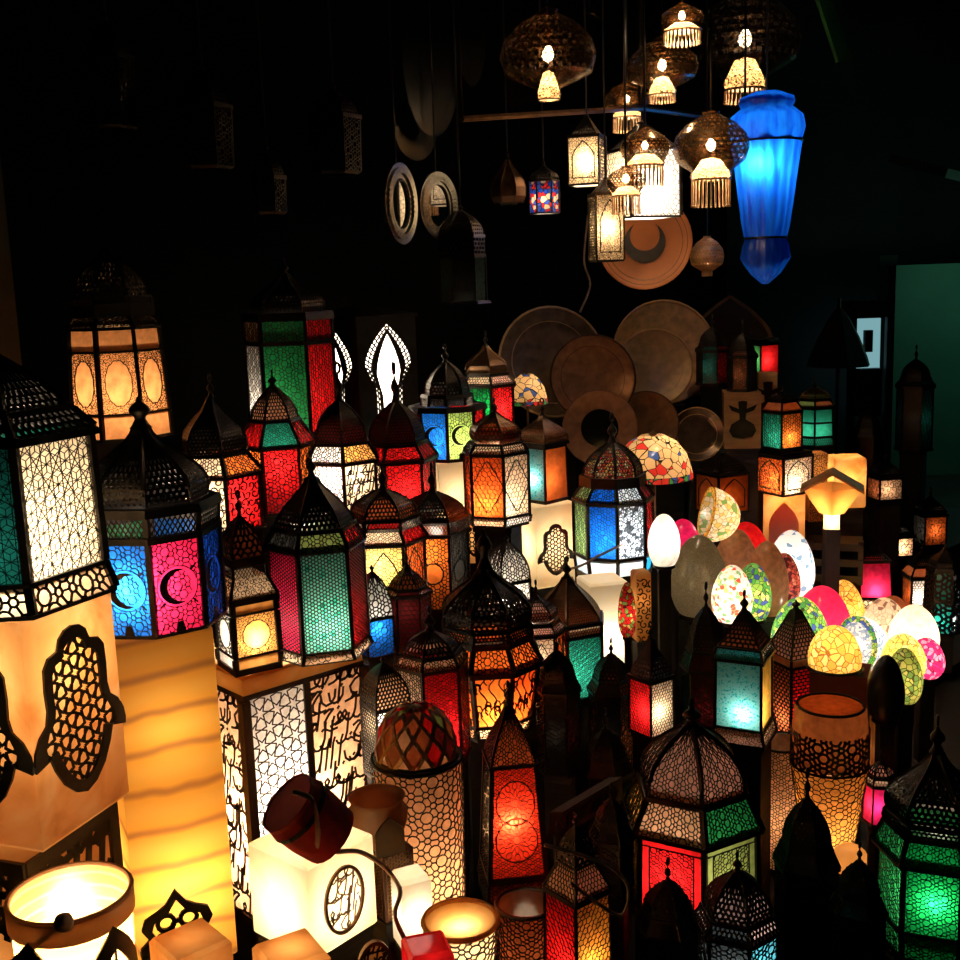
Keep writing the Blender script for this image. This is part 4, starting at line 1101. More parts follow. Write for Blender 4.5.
# ================================================================== front: stone cube, drum shade, cups
cube, R, h = stone_lamp('brilliant white stone cube lamp with oval script plaque', 313, 1.1, 928, 838, 122, 4, 40, ALABW, 1.7, .42, (1., .8, .5), bevel=.003)
f = on_face(cube, R, 4, 0, 0, h); o = oval(0, h * .48, h * .27, h * .36, 36); i2 = oval(0, h * .48, h * .235, h * .325, 36)
mb = MB(); mb.strip(o + o[:1], i2 + i2[:1], f, .003); po = mb.build('oval_plaque', BRONZE, cube)
sg = [((a[0], a[1] + h * .12), (b[0], b[1] + h * .12)) for a, b in calligraphy(h * .48, h * .7, h * .3, random.Random(4))]
lattice_mesh(trim(sg, i2, True), f, .0016, .001).build('script', BRONZE, po)
# red drum shade lying on the cube
p = PZ(312, 862, TOP[cube.name]); k = mpp(p); r = 34 * k; L = 62 * k
rt = empty('drum_shade', (p.x, p.y, p.z + L / 2 * .73 + r * .69), 0); tag(rt, 'dark red vintage drum shade tipped over on the white cube', 'shade')
rt.rotation_mode = 'QUATERNION'; right = ray(960, 480) - ray(0, 480); right.normalize(); up = Vector((0, 0, 1)); fw = Vector((0, 1, 0))
ax = (up * .72 - right * .62 - fw * .3).normalized(); rt.rotation_quaternion = Vector((0, 0, 1)).rotation_difference(ax)
VEL = matte('red_velvet', (.85, .06, .04), (.4, .02, .015), 26., .8, .5)
mb = MB(); mb.rev([(r * .92, -L / 2), (r, -L * .1), (r, L * .3), (r * .93, L / 2)], 20); mb.disc(-L / 2 + .001, r * .9, 20); mb.build('shade_body', VEL, rt, True)
mb = MB(); mb.rev([(r * 1.02, L * .2), (r * 1.03, L * .26), (r * 1.02, L * .29)], 20); mb.build('black_band', BLACKC, rt)
mb = MB(); mb.disc(L / 2 - .002, r * .93, 20); mb.rev([(r * .95, L * .3), (r * .96, L / 2)], 20); mb.build('lit_red_top', matte('scarlet', (.95, .1, .06), None, 9., .6), rt)  # cap colour raised to stand in for light falling on it
# stone cup on a lattice box
lb, R, h = stone_lamp('small dark lattice box under the stone cup', 390, 1.15, 912, 842, 50, 4, 30, matte('brown_lacquer', (.09, .03, .015)), 0)
for i in range(4):
    f = on_face(lb, R, 4, i, 0, h); mb = MB(); W = R * 1.414
    segs = pattern('girih', W * .86, h * .86, .009, random.Random(i)); segs = [((a[0], a[1] + h * .07), (b[0], b[1] + h * .07)) for a, b in segs]
    lattice_mesh(segs, f, .0011, .001).build('lattice', BRONZE, lb)
X, Y = lb.location.x, lb.location.y; k = mpp(lb.location); q = 30 * k
p = PZ(379, 842, TOP[lb.name]); rt = empty('stone_cup', (p.x, p.y, TOP[lb.name])); tag(rt, 'honey stone cup shade with dark rim standing on the lattice box', 'cup')
mb = MB(); mb.rev([(.001, .001), (q * .62, 0), (q * .78, q * .2), (q * .98, q * .8), (q * .98, q * 1.15), (q * .82, q * 1.4), (q * .95, q * 1.62), (q * .88, q * 1.62), (q * .74, q * 1.4), (q * .88, q * 1.1), (q * .8, q * .5), (.001, q * .2)], 24); mb.build('cup_body', stone('cup', [(.3, (.55, .3, .16)), (.7, (.75, .45, .25))], 'noise', 20., 1.), rt, True)
mb = MB(); f = lambda x, y: (Vector((-.0, 0, 0)) + Vector((0, 0, y)) + Matrix.Rotation(cam_ang(X, Y) - rt.rotation_euler[2] + .35, 3, 'Z') @ Vector((q * 1.0, x, 0)), Matrix.Rotation(cam_ang(X, Y) + .35, 3, 'Z') @ Vector((1, 0, 0)))
mb.prism(ogive(0, .001, q * 1.3, q * .5), f, .003); mb.build('pierced_ornament', IRON, rt)
sc, R, h = stone_lamp('low bright stone block lamp right of the white cube', 412, 1.1, 945, 872, 44, 4, 20, ALABW, 2.6, .5, SOFT)
# disc-topped cup lamp
c1, h, r1 = cylinder_lamp('round lamp with amber dish top and black bubble sides', 462, .99, 1000, 920, 56, 74, glass('cream'), 'rose', .012, 1.3, .75, inner=ALAB)
mb = MB(); mb.rev([(r1 * .98, h), (r1 * .9, h - .004), (r1 * .5, h - .008), (.001, h - .009)], 28); mb.build('dish', stone('dish', [(.3, (.7, .36, .1)), (.7, (.92, .6, .26))], 'noise', 9., 1.), c1, True)
bulb(c1, h + .03, .12, AMB, .01, (-r1 * .3, -r1 * .1)) if False else None
cylinder_lamp('dim bubble lattice cylinder below the scarlet tapered lantern', 527, 1.12, 990, 903, 58, 58, glass('brown'), 'rose', .011, .25, .5)
lantern('red and gold lantern with sloped pink roof panes at the bottom edge', 577, 1.03, 985, 66, 4, 42,
    [('solid', 980, 1.05, 1.05), ('glass', 892, 1., .96, dict(kind='cell', cell=.009, bw=.1)), ('solid', 887, 1.04, 1.02), ('glass', 862, 1.0, .55, dict(kind='hex', cell=.008, cols=['pink', 'peach'])), ('solid', 860, .6, .6), ('dome', 828, .52, 0, dict(prof='arch', bw=.5)), ('fin', 812, .1, 0)],
    ['gold', 'cream', 'red', 'red'], 1.2, .3, WARM)
rb, R, h = stone_lamp('small open red glass box at the bottom edge', 428, .9, 985, 943, 62, 4, 12, glass('red'), .5, .5, SOFT, lid=False)
# bottom left
c2, h, r1 = cylinder_lamp('short onyx cylinder lamp with glaring open top in the front corner', 76, 1.3, 1010, 893, 112, 116, stone('corner_onyx', [(.2, (.85, .5, .16)), (.5, (.95, .78, .45)), (.8, (.9, .55, .18))], 'bands', 9., 2.), None, .01, 6.0, .5, lc=(1., .76, .42), inner=stone('rim_stone', [(.3, (.5, .28, .14)), (.7, (.62, .38, .2))], 'noise', 9., 1.))
for a_ in (-.75, .62):
    r = r1 * 1.03; mb = MB()
    def f(x, y, a_=a_, r=r): 
        t = a_ + x / r; return Vector((r * math.cos(t), r * math.sin(t), y)), Vector((math.cos(t), math.sin(t), 0))
    o = ogive(0, h * .0, h * .86, r * .5, 10); i2 = ogive(0, h * .0, h * .68, r * .34, 10); mb.strip(o, i2, f, .003)
    i3 = oval(0, h * .3, r * .1, h * .16, 12); mb.prism(i3, f, .003); mb.bar(f(0, h * .3)[0], f(0, h * .7)[0], f(0, 0)[1], .003, .002); mb.bar(f(0, 0)[0], f(0, h * .3)[0], f(0, 0)[1], .003, .002)
    mb.build('metal_arch', IRON, c2)
mb = MB(); mb.rev([(r1 * 1.0, h - .03), (r1 * 1.035, h - .028), (r1 * 1.035, h), (r1 * .97, h + .002)], 32); mb.build('stone_collar', stone('collar', [(.3, (.4, .2, .1)), (.7, (.55, .3, .16))], 'noise', 9., 1., .12), c2, True)
mb = MB(); mb.rev([(.001, 0), (.009, .002), (.012, .01), (.009, .018), (.001, .02)], 12); kn = mb.build('cord_knob', CORD, c2, True); kn.location = (r1 * 1.04, -.01, h - .006)
cb = c2.location + Vector((0, 0, h)); tocam = Vector((math.cos(c2.rotation_euler[2]), math.sin(c2.rotation_euler[2]), 0))
cord('twisted cord hanging from the corner onyx lamp', [cb + tocam * (r1 * 1.02), cb + tocam * (r1 * 1.05) + Vector((-.03, 0, -.012)), cb + tocam * r1 * 1.0 + Vector((-.05, .0, -.03)), cb + tocam * r1 * .9 + Vector((-.078, 0, -.055)), cb + tocam * r1 * .9 + Vector((-.09, 0, -.1))], .004)
# black ornament and stone trays at the bottom
def ornament(label, px, v, by, ty, w, yaw=0):
    X, Y, zb, dz, k = base_of(px, v, by, ty, None); h = zof(X, Y, ty) - zb; W = w * k
    root = empty('metal_ornament', (X, Y, zb), cam_ang(X, Y) + math.radians(yaw)); tag(root, label, 'ornament')
    f = lambda x, y: (Vector((0, x, y)), Vector((1, 0, 0)))
    half = [(-.5, 0), (-.5, .18), (-.38, .3), (-.47, .46), (-.42, .62), (-.26, .7), (-.14, .78), (0, 1)]
    o = half + [(-x, y) for x, y in half[-2::-1]]; o = [(x * W, y * h) for x, y in o]; i2 = [(x * .72, h * .06 + y * .78) for x, y in o]
    mb = MB(); mb.strip(o, i2, f, .006)
    for sx in (-1, 1):
        for c_ in (oval(sx * W * .15, h * .5, W * .11, h * .12, 14), oval(sx * W * .17, h * .22, W * .12, h * .11, 14)):
            for a_, b_ in ring(c_): mb.bar(f(*a_)[0], f(*b_)[0], f(0, 0)[1], .006, .005)
    for a_, b_ in ring(oval(0, h * .4, W * .07, h * .1, 12)): mb.bar(f(*a_)[0], f(*b_)[0], f(0, 0)[1], .006, .005)
    mb.box((0, 0, .003), (.012, W / 2, .003)); mb.build('openwork', IRON, root); SUP.append((X, Y, zb, W * .3, root.rotation_euler[2], 4))
ornament('black openwork metal crown before the onyx column', 177, 1.42, 950, 888, 74, 8)
stone_lamp('amber stone tray at the bottom edge under the openwork crown', 192, 1.22, 985, 938, 84, 4, 25, ALAB, .25, .5, AMB)
stone_lamp('orange stone block in front of the white cube', 292, .98, 990, 948, 84, 4, 20, ALAB, .5, .5, AMB)
X, Y, zb, dz, k = base_of(374, .98, 990, 935, None)
rt = empty('oval_plaque', (X, Y, zb), cam_ang(X, Y) + .3); tag(rt, 'small upright oval script plaque at the bottom edge', 'plaque'); hh = 55 * k
f = lambda x, y: (Vector((0, x, y)), Vector((1, 0, 0))); o = oval(0, hh / 2, hh * .33, hh * .5, 30); i2 = oval(0, hh / 2, hh * .27, hh * .42, 30)
mb = MB(); mb.strip(o + o[:1], i2 + i2[:1], f, .006); mb.build('rim', BRONZE, rt); mb = MB(); mb.prism(i2, f, .003); mb.build('face', stone('plaque', [(.3, (.9, .6, .3)), (.7, (.95, .75, .45))], 'noise', 20., 1.), rt)
sg = [((a[0], a[1] + hh * .1), (b[0], b[1] + hh * .1)) for a, b in calligraphy(hh * .55, hh * .8, hh * .35, random.Random(8))]
lattice_mesh(trim(sg, i2, True), lambda x, y: (Vector((.0035, x, y)), Vector((1, 0, 0))), .0022, .001).build('script', IRON, rt); SUP.append((X, Y, zb, hh * .3, 0, 4))
# ================================================================== right half: lanterns
lantern('small lantern with a red pane and a glaring white pane in the dark middle', 651, 1.45, 732, 44, 4, 44,
    [('solid', 729, 1.04, 1.04), ('glass', 678, 1., .98, dict(kind='cell', cell=.008, bw=.08)), ('solid', 674, 1.08, 1.08), ('dome', 640, .9, 0, dict(prof='ogee', bw=.45)), ('fin', 622, .1, 0)],
    ['cream', 'dark', 'dark', 'red'], 1.5, .45)
lantern('four-sided lantern with bright turquoise glass and pyramid roof', 744, 1.43, 738, 64, 4, -14,
    [('solid', 734, 1.2, 1.2), ('glass', 722, 1.18, 1.04, dict(cols=['pink', 'peach'], kind='curl', cell=.008)), ('solid', 720, 1.06, 1.06), ('glass', 656, 1., .98, dict(kind=None)), ('solid', 653, 1.12, 1.12), ('glass', 644, 1.1, .95, dict(cols=['cyan', 'white'], kind='curl', cell=.007)), ('solid', 642, .98, .98), ('dome', 612, .86, 0, dict(prof='pyr', bw=.35, kind='brick', cell=.014, lin='brown')), ('fin', 590, .08, 0)],
    [hammered('cyan', 'white', 110.), 'gold', 'teal', 'gold'], 1.0, .22, SOFT, off=(.45, 5))
lantern('lantern with brick-cell pyramid roof and red barred panes beside the turquoise one', 795, 1.62, 752, 52, 4, 38,
    [('solid', 748, 1.05, 1.05), ('glass', 662, 1., 1., dict(kind='brick', cell=.016, bw=.2)), ('solid', 659, 1.16, 1.16), ('glass', 652, 1.12, 1.1, dict(cols=['cream', 'peach'], kind=None)), ('dome', 610, 1.08, 0, dict(prof='pyr', lin='pink', kind='brick', cell=.016, bw=.22)), ('fin', 600, .06, 0, dict(ring=False))],
    ['red', 'gold', 'red', 'brown'], 1.0, .4)
cylinder_lamp('dim tall amber cylinder lamp with bubble filigree behind the big domed lantern', 781, 1.46, 860, 742, 52, 50, glass('peach'), 'rose', .012, .45, .4)
# goblet lamp with a drum-shaped bowl
def goblet():
    X, Y, zb, dz, k = base_of(829, 1.25, 856, 705, None); h = zof(X, Y, 705) - zb; q = k
    root = empty('goblet_lamp', (X, Y, zb), cam_ang(X, Y)); tag(root, 'goblet lamp of amber bubble glass with a dark drum bowl on top', 'lamp')
    hs = zof(X, Y, 762) - zb; r0, r1 = 23 * q, 37 * q
    mb = MB(); mb.rev([(r0, 0), (r1, hs)], 28); mb.disc(.0005, r0, 28); mb.build('stem_shade', glass('amber'), root, True)
    W = 2 * PI * (r0 + r1) / 2
    def f(x, y):
        a_ = x / W * 2 * PI; r = r0 + (r1 - r0) * y / hs + .0008
        return Vector((r * math.cos(a_), r * math.sin(a_), y)), Vector((math.cos(a_), math.sin(a_), 0))
    lattice_mesh(pattern('rose', W, hs, W / round(W / .0185), random.Random(2)), f, .0018, .0015).build('stem_filigree', IRON, root)
    mb = MB(); mb.rev([(r1 * .9, hs), (r1 * 1.0, hs + .006), (r1 * 1.0, hs + (h - hs) * .4), (r1 * .92, h * .985), (r1 * .84, h)], 28); bw_ = mb.build('drum_bowl', glass('bowlbrown'), root, True)
    r2 = r1 * 1.004; W2 = 2 * PI * r2
    def f2(x, y):
        a_ = x / r2; return Vector((r2 * math.cos(a_), r2 * math.sin(a_), hs + y)), Vector((math.cos(a_), math.sin(a_), 0))
    lattice_mesh(pattern('rose', W2, (h - hs) * .62, W2 / round(W2 / .02), random.Random(6)), f2, .006, .0016).build('inlay_lattice', matte('dark_lacquer', (.06, .018, .008), None, 14., .35), bw_)
    mb = MB(); mb.disc(h - .001, r1 * .85, 28); mb.build('drum_skin', glass('rust'), root)
    mb = MB(); mb.torus((0, 0, h), r1 * .85, .004, 'z', 28, 6); mb.build('rim', IRON, root); mb = MB(); mb.torus((0, 0, hs), r1 * 1.0, .003, 'z', 28, 6); mb.build('rim', IRON, root); bulb(root, hs + (h - hs) * .5, .05 * KL * r1 * r1, AMB, .012)
    bulb(root, hs * .35, .9 * KL * r1 * r1 * .6, WARM, .015); SUP.append((X, Y, zb, r0, 0, 12)); TOP[root.name] = zb + h
goblet()
lantern('large domed lantern with red and dark green bubble panes at the lower centre', 692, 1.15, 905, 132, 6, -20,
    [('solid', 900, 1.06, 1.06), ('glass', 890, 1.04, .98, dict(cols=['maroon'], kind='rose', cell=.009)), ('solid', 887, 1.02, 1.02), ('glass', 818, 1., .98, dict(kind='rose', cell=.0105, bw=.12, deco='border')), ('solid', 815, 1.1, 1.1), ('glass', 786, 1.07, .84, dict(cols=['peach', 'green', 'green', 'amber', 'amber', 'gold'], kind='rose', cell=.0125)), ('solid', 782, .9, .88),
     ('dome', 726, .82, 0, dict(prof='round', lin='pink', kind='rose', cell=.0115, bw=.15)), ('fin', 698, .14, 0)],
    ['red', 'olive', 'green', 'green', 'brown', 'gold'], .42, .45, off=(.4, -25))
lantern('dark lantern with bright dots and a turquoise pane at the bottom edge', 737, .87, 1000, 78, 6, -12,
    fan(1000, None, 926, 912, 872, 852, 1., .86, 'round', lin='pink', dome=dict(bw=.5, cell=.008, kind='cell'), body=dict(kind='rose', cell=.012), shou=dict(cols=['dark', 'pink'], kind='hex', cell=.008, bw=.35)),
    ['dark', hammered('cyan'), 'teal', 'dark', 'dark', 'dark'], .9, .5, COOL)
lantern('large lantern with emerald green bubble panes at the lower right edge', 934, .9, 952, 104, 6, 0,
    [('solid', 947, 1.08, 1.08), ('grille', 940, .96, .96, dict(kind='hex', cell=.01, bw=.4)), ('solid', 938, .98, .98), ('glass', 915, .96, 1., dict(kind='rose', cell=.012)), ('solid', 912, 1.04, 1.04), ('glass', 850, 1., .98, dict(kind='rose', cell=.0125, bw=.14)), ('solid', 847, 1.12, 1.12), ('glass', 826, 1.1, .9, dict(kind='rose', cell=.012)), ('solid', 822, .95, .93), ('grille', 814, .9, .88, dict(kind='hex', cell=.009, bw=.4)), ('solid', 812, .92, .9),
     ('dome', 752, .84, 0, dict(prof='onion', bw=.5, cell=.011, kind='cell')), ('fin', 715, .14, 0)], ['emerald', 'emerald', 'green', 'green', 'green', 'green'], .8, .5, SOFT, rad=.01, off=(.68, 6))
lantern('tiny lantern with a magenta pane beside the goblet lamp', 880, 1.2, 822, 32, 6, 6, fan(822, None, 784, 776, 762, 750, .9, .8, 'low', lin='pink', body=dict(kind=None), shou=dict(cols=['cream'], kind='brick', cell=.008)), ['magenta', 'crimson'], .8, .5)
stone_lamp('small rust coloured stone block above the magenta lantern', 880, 1.28, 775, 718, 26, 4, 10, ALAB, .18, .5, (1., .45, .2))
stone_lamp('low golden stone bowl in the dark foreground', 850, 1.08, 872, 848, 32, 14, 0, ALAB, .3, .5, AMB, bevel=.01)
# unlit silhouettes
DK = dict(body=dict(kind='rose', cell=.012, bw=.2), dome=dict(bw=.6))
for lb, px, v, b, s, g, sh, dm, t, w, n, cols, lit in (
    ('unlit black lantern standing between the red and the turquoise lanterns', 706, 1.58, 742, None, 668, 650, 608, 582, 46, 6, ['maroon', 'dark', 'teal'], .06),
    ('unlit tall black lantern in the dark foreground left of the emerald one', 806, .98, 985, None, 865, 846, 800, 768, 58, 6, ['dark'], 0),
    ('unlit black lantern at the bottom edge right of the foreground lantern', 858, .86, 1000, None, 910, 896, 862, 842, 50, 6, ['dark'], 0),
    ('unlit black dome lantern before the red bubble panes', 668, 1.0, 985, None, 926, 912, 882, 858, 60, 6, ['dark'], 0),
    ('dark lantern before the copper-domed one', 558, 1.45, 770, None, 690, 678, 652, 634, 42, 6, ['dark', 'maroon'], .05),
    ('dark lantern next to the small red and white one', 612, 1.56, 775, None, 692, 680, 655, 638, 44, 6, ['dark', 'brown'], .05),
    ('unlit lantern in the lower middle behind the red and gold one', 606, 1.36, 850, None, 772, 758, 730, 708, 50, 6, ['dark'], 0),
    ('unlit small lantern left of the large red domed lantern', 612, 1.12, 900, None, 838, 826, 800, 782, 40, 6, ['dark'], 0),
    ('dark silhouette lantern on a rod against the green wall', 915, 2.5, 450, None, 388, 380, 360, 345, 34, 6, ['dark', 'teal'], .03),
    ('dark lantern with dim orange pane on the far right', 868, 2.55, 470, None, 438, 430, 412, 398, 28, 6, ['dark'], .0),
    ('unlit dark lantern among the far boxes behind the tall mirror', 712, 2.6, 385, None, 352, 346, 328, 314, 30, 6, ['teal', 'red', 'dark'], .05),
):
    lantern(lb, px, v, b, w, n, -10, fan(b, s, g, sh, dm, t, 1., .8, 'round', **DK), cols, lit, .5)
# ---------------------------------------------------------------- upper right shelf
lantern('green glass lantern with brass cap beside the rosette lantern', 815, 2.52, 446, 40, 6, -30,
    fan(446, 436, 408, 400, 388, 378, .95, .8, 'low', lin='olive', dome=dict(mat=BRONZE, bw=.6), body=dict(kind='mullion', cell=.05), shou=dict(cols=['olive', 'brown'], kind=None)), ['sea', 'sea', 'green'], .35, .15)
ar, R, h = stone_lamp('amber stone arch lamp below the squat lantern', 784, 2.24, 545, 492, 56, 4, 0, ALAB, .9, .85, AMB)
f = on_face(ar, R, 4, 0, 0, h); o = ogive(0, 0, h * .88, R * .5); mb = MB(); mb.prism(o, f, .004); mb.build('arch_panel', stone('arch', [(.3, (.6, .2, .04)), (.7, (.7, .28, .06))], 'noise', 9., 1.), ar)
sqt = lantern('squat lantern with rust and cream arch panes under the rosette lantern', 784, 2.24, 492, 54, 4, 44,
    [('solid', 490, 1.05, 1.05), ('glass', 456, 1., 1., dict(deco='ogive', kind='curl', cell=.012, bw=.08)), ('solid', 453, 1.06, 1.06), ('solid', 450, 1.0, 1.0)], ['cream', 'red', 'orange', 'rust'], 1.3, .25, on=ar.name)
lantern('small lantern with green and orange rosette panes on the far shelf', 782, 2.24, 450, 38, 4, 44,
    fan(448, None, 412, 401, 394, 386, 1., .7, 'low', dome=dict(bw=.5), body=dict(kind='rose', cell=.017, bw=.13), shou=dict(cols=['rust', 'brown'], kind=None), eave=1.08), ['orange', 'red', 'green', 'sea'], .9, .25, on=sqt.name)
# house-shaped wooden lamp
def house_lamp():
    X, Y, zb, dz, k = base_of(832, 2.0, 528, 472, None); q = k; root = empty('house_lamp', (X, Y, zb), cam_ang(X, Y)); tag(root, 'wooden house-shaped lamp with gabled roof and glowing foot', 'lamp')
    mb = MB(); mb.rev([(11 * q, 0), (11 * q, 15 * q)], 4, PI / 4); mb.disc(.0003, 11 * q, 4, PI / 4); mb.build('glowing_foot', glass('cream'), root)
    mb = MB(); mb.rev([(12 * q, 15 * q), (30 * q, 42 * q)], 4, 0); mb.build('flared_body', stone('house', [(.3, (.85, .4, .1)), (.7, (.9, .52, .18))], 'noise', 10., 1.), root)
    for sgn in (-1, 1):
        mb = MB(); f = lambda x, y: (Vector((x, 0, 0)), Vector((1, 0, 0)))
        a_ = Vector((0, 0, 56 * q)); b_ = Vector((0, sgn * 30 * q, 38 * q)); d_ = Vector((18 * q, 0, 0)); th = Vector((0, 0, 3 * q))
        mb.add([a_ - d_, a_ + d_, b_ + d_, b_ - d_, a_ - d_ + th, a_ + d_ + th, b_ + d_ + th, b_ - d_ + th], [(3, 2, 1, 0), (4, 5, 6, 7), (0, 1, 5, 4), (1, 2, 6, 5), (2, 3, 7, 6), (3, 0, 4, 7)]); mb.build('roof_board', TIMBER, root)
    bulb(root, 10 * q, 2.2 * KL * (11 * q) ** 2, WARM, .01); bulb(root, 32 * q, .7 * KL * (20 * q) ** 2, AMB, .01); SUP.append((X, Y, zb, 11 * q, 0, 4))
house_lamp()
stone_lamp('glowing amber stone block behind the house-shaped lamp', 846, 2.24, 505, 456, 44, 4, 15, ALAB, 1.3, .6, AMB)
sl, R, h = stone_lamp('tall narrow filigree stone lamp beside the squat lantern', 815, 2.3, 520, 452, 26, 4, 20, ALAB, .3, .8, AMB)
f = on_face(sl, R, 4, 0, 0, h); lattice_mesh(pattern('curl', R * 1.3, h, .012, random.Random(1)), f, .002, .001).build('filigree', IRON, sl)
def vase(root, f, cx, cy, s):
    half = [(0, 1.), (-.12, .98), (-.1, .78), (-.38, .9), (-.3, .74), (-.09, .66), (-.08, .5), (-.3, .36), (-.36, .18), (-.26, .02), (0, -.02)]
    o = half + [(-x, y) for x, y in half[-2:0:-1]]
    mb = MB(); mb.prism([(cx + x * s, cy + y * s) for x, y in o], f, .003); mb.build('vase_motif', IRON, root)
for lb, px, v, b, t, w, face, lit in (('pale wooden box lamp with black vase motif beside the glass dish', 741, 2.4, 446, 391, 50, 5, 0.), ('small wooden box lamp with dark motif under the green and red panes', 766, 2.47, 432, 372, 26, 10, .0)):
    X, Y, zb, dz, k = base_of(px, v, b, t, None); R = w / 2 * k; h = zof(X, Y, t) - zb; rt = empty('box_lamp', (X, Y, zb), cam_ang(X, Y) + math.radians(face)); tag(rt, lb, 'lamp')
    mb = MB(); mb.rev([(R, 0), (R, h), (.0005, h)], 4, PI / 4); mb.disc(.0003, R, 4, PI / 4); mb.build('wooden_body', TIMBER, rt); vase(rt, on_face(rt, R, 4, 0, 0, h), 0, h * .2, h * .66); SUP.append((X, Y, zb, R, rt.rotation_euler[2], 4)); TOP[rt.name] = zb + h
    if w == 50: bxl = rt.name
lantern('unlit dark lantern on the pale wooden box with vase motif', 742, 2.4, 391, 28, 6, -10, fan(391, None, 358, 351, 334, 320, 1., .8, 'round', **DK), ['brown', 'dark'], .06, .5, on=bxl)
lantern('narrow panel lantern with green and scarlet glass on the far shelf', 761, 2.6, 376, 34, 4, 44, [('solid', 374, 1.03, 1.03), ('glass', 345, 1., 1., dict(kind=None)), ('solid', 342, 1.04, 1.04), ('fin', 336, .2, 0, dict(ring=False))], ['red', 'dark', 'dark', hammered('green', 'lime')], .55, .5)
# dark round-topped mirror behind them
p = P(730, 345, 2.85); k = mpp(p); rt = empty('wall_mirror', p, cam_ang(p.x, p.y)); tag(rt, 'dark round-topped mirror leaning behind the far lanterns', 'mirror')
f = lambda x, y: (Vector((0, x, y)), Vector((1, 0, 0))); o = [(x, y - 50 * k) for x, y in ogive(0, 0, 100 * k, 42 * k, 10)]; mb = MB(); mb.prism(o, f, .01); mb.build('mirror_glass', metal('tarnished', (.1, .075, .05), .25, .9), rt)
i2 = [(x * .9, y * .93) for x, y in o]; mb = MB(); f2 = lambda x, y: (Vector((.01, x, y)), Vector((1, 0, 0))); mb.strip(o + o[:1], i2 + i2[:1], f2, .006); mb.build('frame', BRONZE, rt)
SUP.append((p.x, p.y, p.z - 50 * k, 36 * k, rt.rotation_euler[2], 4))
# right row behind the eggs
lantern('lantern with rose red pane fading to cream above the mosaic shades', 872, 2.16, 612, 44, 4, 14, [('solid', 609, 1.03, 1.03), ('glass', 595, 1., 1.05, dict(kind='cell', cell=.02, cols=['cream', 'peach'])), ('solid', 593, 1.08, 1.08), ('glass', 560, 1.02, .9, dict(kind=None)), ('solid', 557, .98, .98), ('dome', 545, .8, 0, dict(prof='pyr', bw=.5)), ('fin', 537, .1, 0)], ['crimson', 'teal', 'red', 'red'], 1.1, .15)
lantern('lantern with cream bubble pane at the right edge', 921, 2.0, 612, 38, 4, 20, fan(612, None, 577, 566, 552, 540, 1., .7, 'pyr', body=dict(kind='cell', cell=.012), shou=dict(cols=['brown'], kind=None), dome=dict(bw=.6)), ['white', 'amber', 'rust', 'rust'], .9, .5)
lantern('dark lantern with two pale green eye-shaped openings at the right edge', 944, 1.72, 632, 34, 6, 0, [('solid', 629, 1.05, 1.05), ('glass', 600, 1., 1., dict(kind='rose', cell=.03, bw=.3)), ('solid', 596, 1.08, 1.08), ('glass', 570, 1., .9, dict(kind='rose', cell=.03, bw=.3)), ('solid', 566, 1., 1.), ('dome', 548, .8, 0, dict(bw=.6)), ('fin', 540, .1, 0)], ['sea', 'white', 'dark', 'dark', 'dark', 'dark'], .6, .4, COOL)
for lb, px, b, g, w, cols, lit in (('low lantern with cream scroll pane behind the rose red one', 895, 556, 536, 36, ['peach', 'dark', 'dark', 'cream'], .7), ('dim lantern with orange top pane far right', 930, 545, 515, 32, ['rust', 'brown', 'dark', 'dark'], .35), ('dim lantern with pale top pane by the house-shaped lamp', 885, 500, 478, 34, ['peach', 'dark', 'dark', 'brown'], .3)):
    lantern(lb, px, 2.3, b, w, 4, 30, fan(b, None, g, None, g - 18, g - 28, 1., .9, 'ogee', dome=dict(bw=.6), body=dict(kind='curl', cell=.018, bw=.14)), cols, lit, .5)
# slatted dark crate before the house lamp
X, Y, zb, dz, k = base_of(835, 2.16, 580, 535, None); q = k; rt = empty('slatted_crate', (X, Y, zb), cam_ang(X, Y)); tag(rt, 'dark slatted wooden crate below the house-shaped lamp', 'crate')
for i in range(3):
    mb = MB(); mb.box((0, 0, (6 + i * 16) * q), (18 * q, 26 * q, 3.5 * q)); mb.build('slat', WOOD, rt)
for sx in (-1, 0, 1):
    mb = MB(); mb.box((14 * q, sx * 24 * q, 22 * q), (2.5 * q, 2.5 * q, 22 * q)); mb.build('upright', WOOD, rt)
SUP.append((X, Y, zb, 20 * q, rt.rotation_euler[2], 4)); TOP[rt.name] = zb + 44 * q
# ---------------------------------------------------------------- egg and dome shades
WSP = mosaic('white_specks', [(.9, .85, .8), (.92, .88, .84), (.9, .84, .78), (.9, .7, .2), (.9, .86, .8), (.8, .1, .05), (.9, .85, .8), (.2, .5, .2)], 95., (.75, .6, .4), .03)
YMO = mosaic('yellow_mosaic', [(.92, .8, .5), (.9, .62, .15), (.95, .85, .6), (.2, .45, .1), (.92, .75, .35), (.9, .86, .7)], 62., (.35, .2, .08), .04)
GMO = mosaic('green_mosaic', [(.1, .42, .06), (.3, .5, .08), (.85, .7, .2), (.08, .3, .08), (.06, .1, .4), (.2, .5, .1)], 75., (.05, .06, .02), .05)
SHELL = mosaic('shell', [(.5, .42, .25), (.46, .38, .22), (.55, .46, .28), (.5, .4, .24)], 160., (.32, .26, .16), .06)
RMO = mosaic('red_brown_mosaic', [(.55, .08, .05), (.4, .05, .03), (.65, .2, .12), (.12, .02, .02)], 85., (.05, .02, .02), .06)
OMO = mosaic('orange_tiles', [(.9, .5, .08), (.92, .6, .12), (.88, .42, .06), (.92, .66, .2)], 48., (.35, .12, .02), .05)
BMO = mosaic('blue_white_beads', [(.75, .8, .85), (.3, .42, .6), (.85, .86, .84), (.15, .25, .45)], 130., (.4, .42, .42), .05)
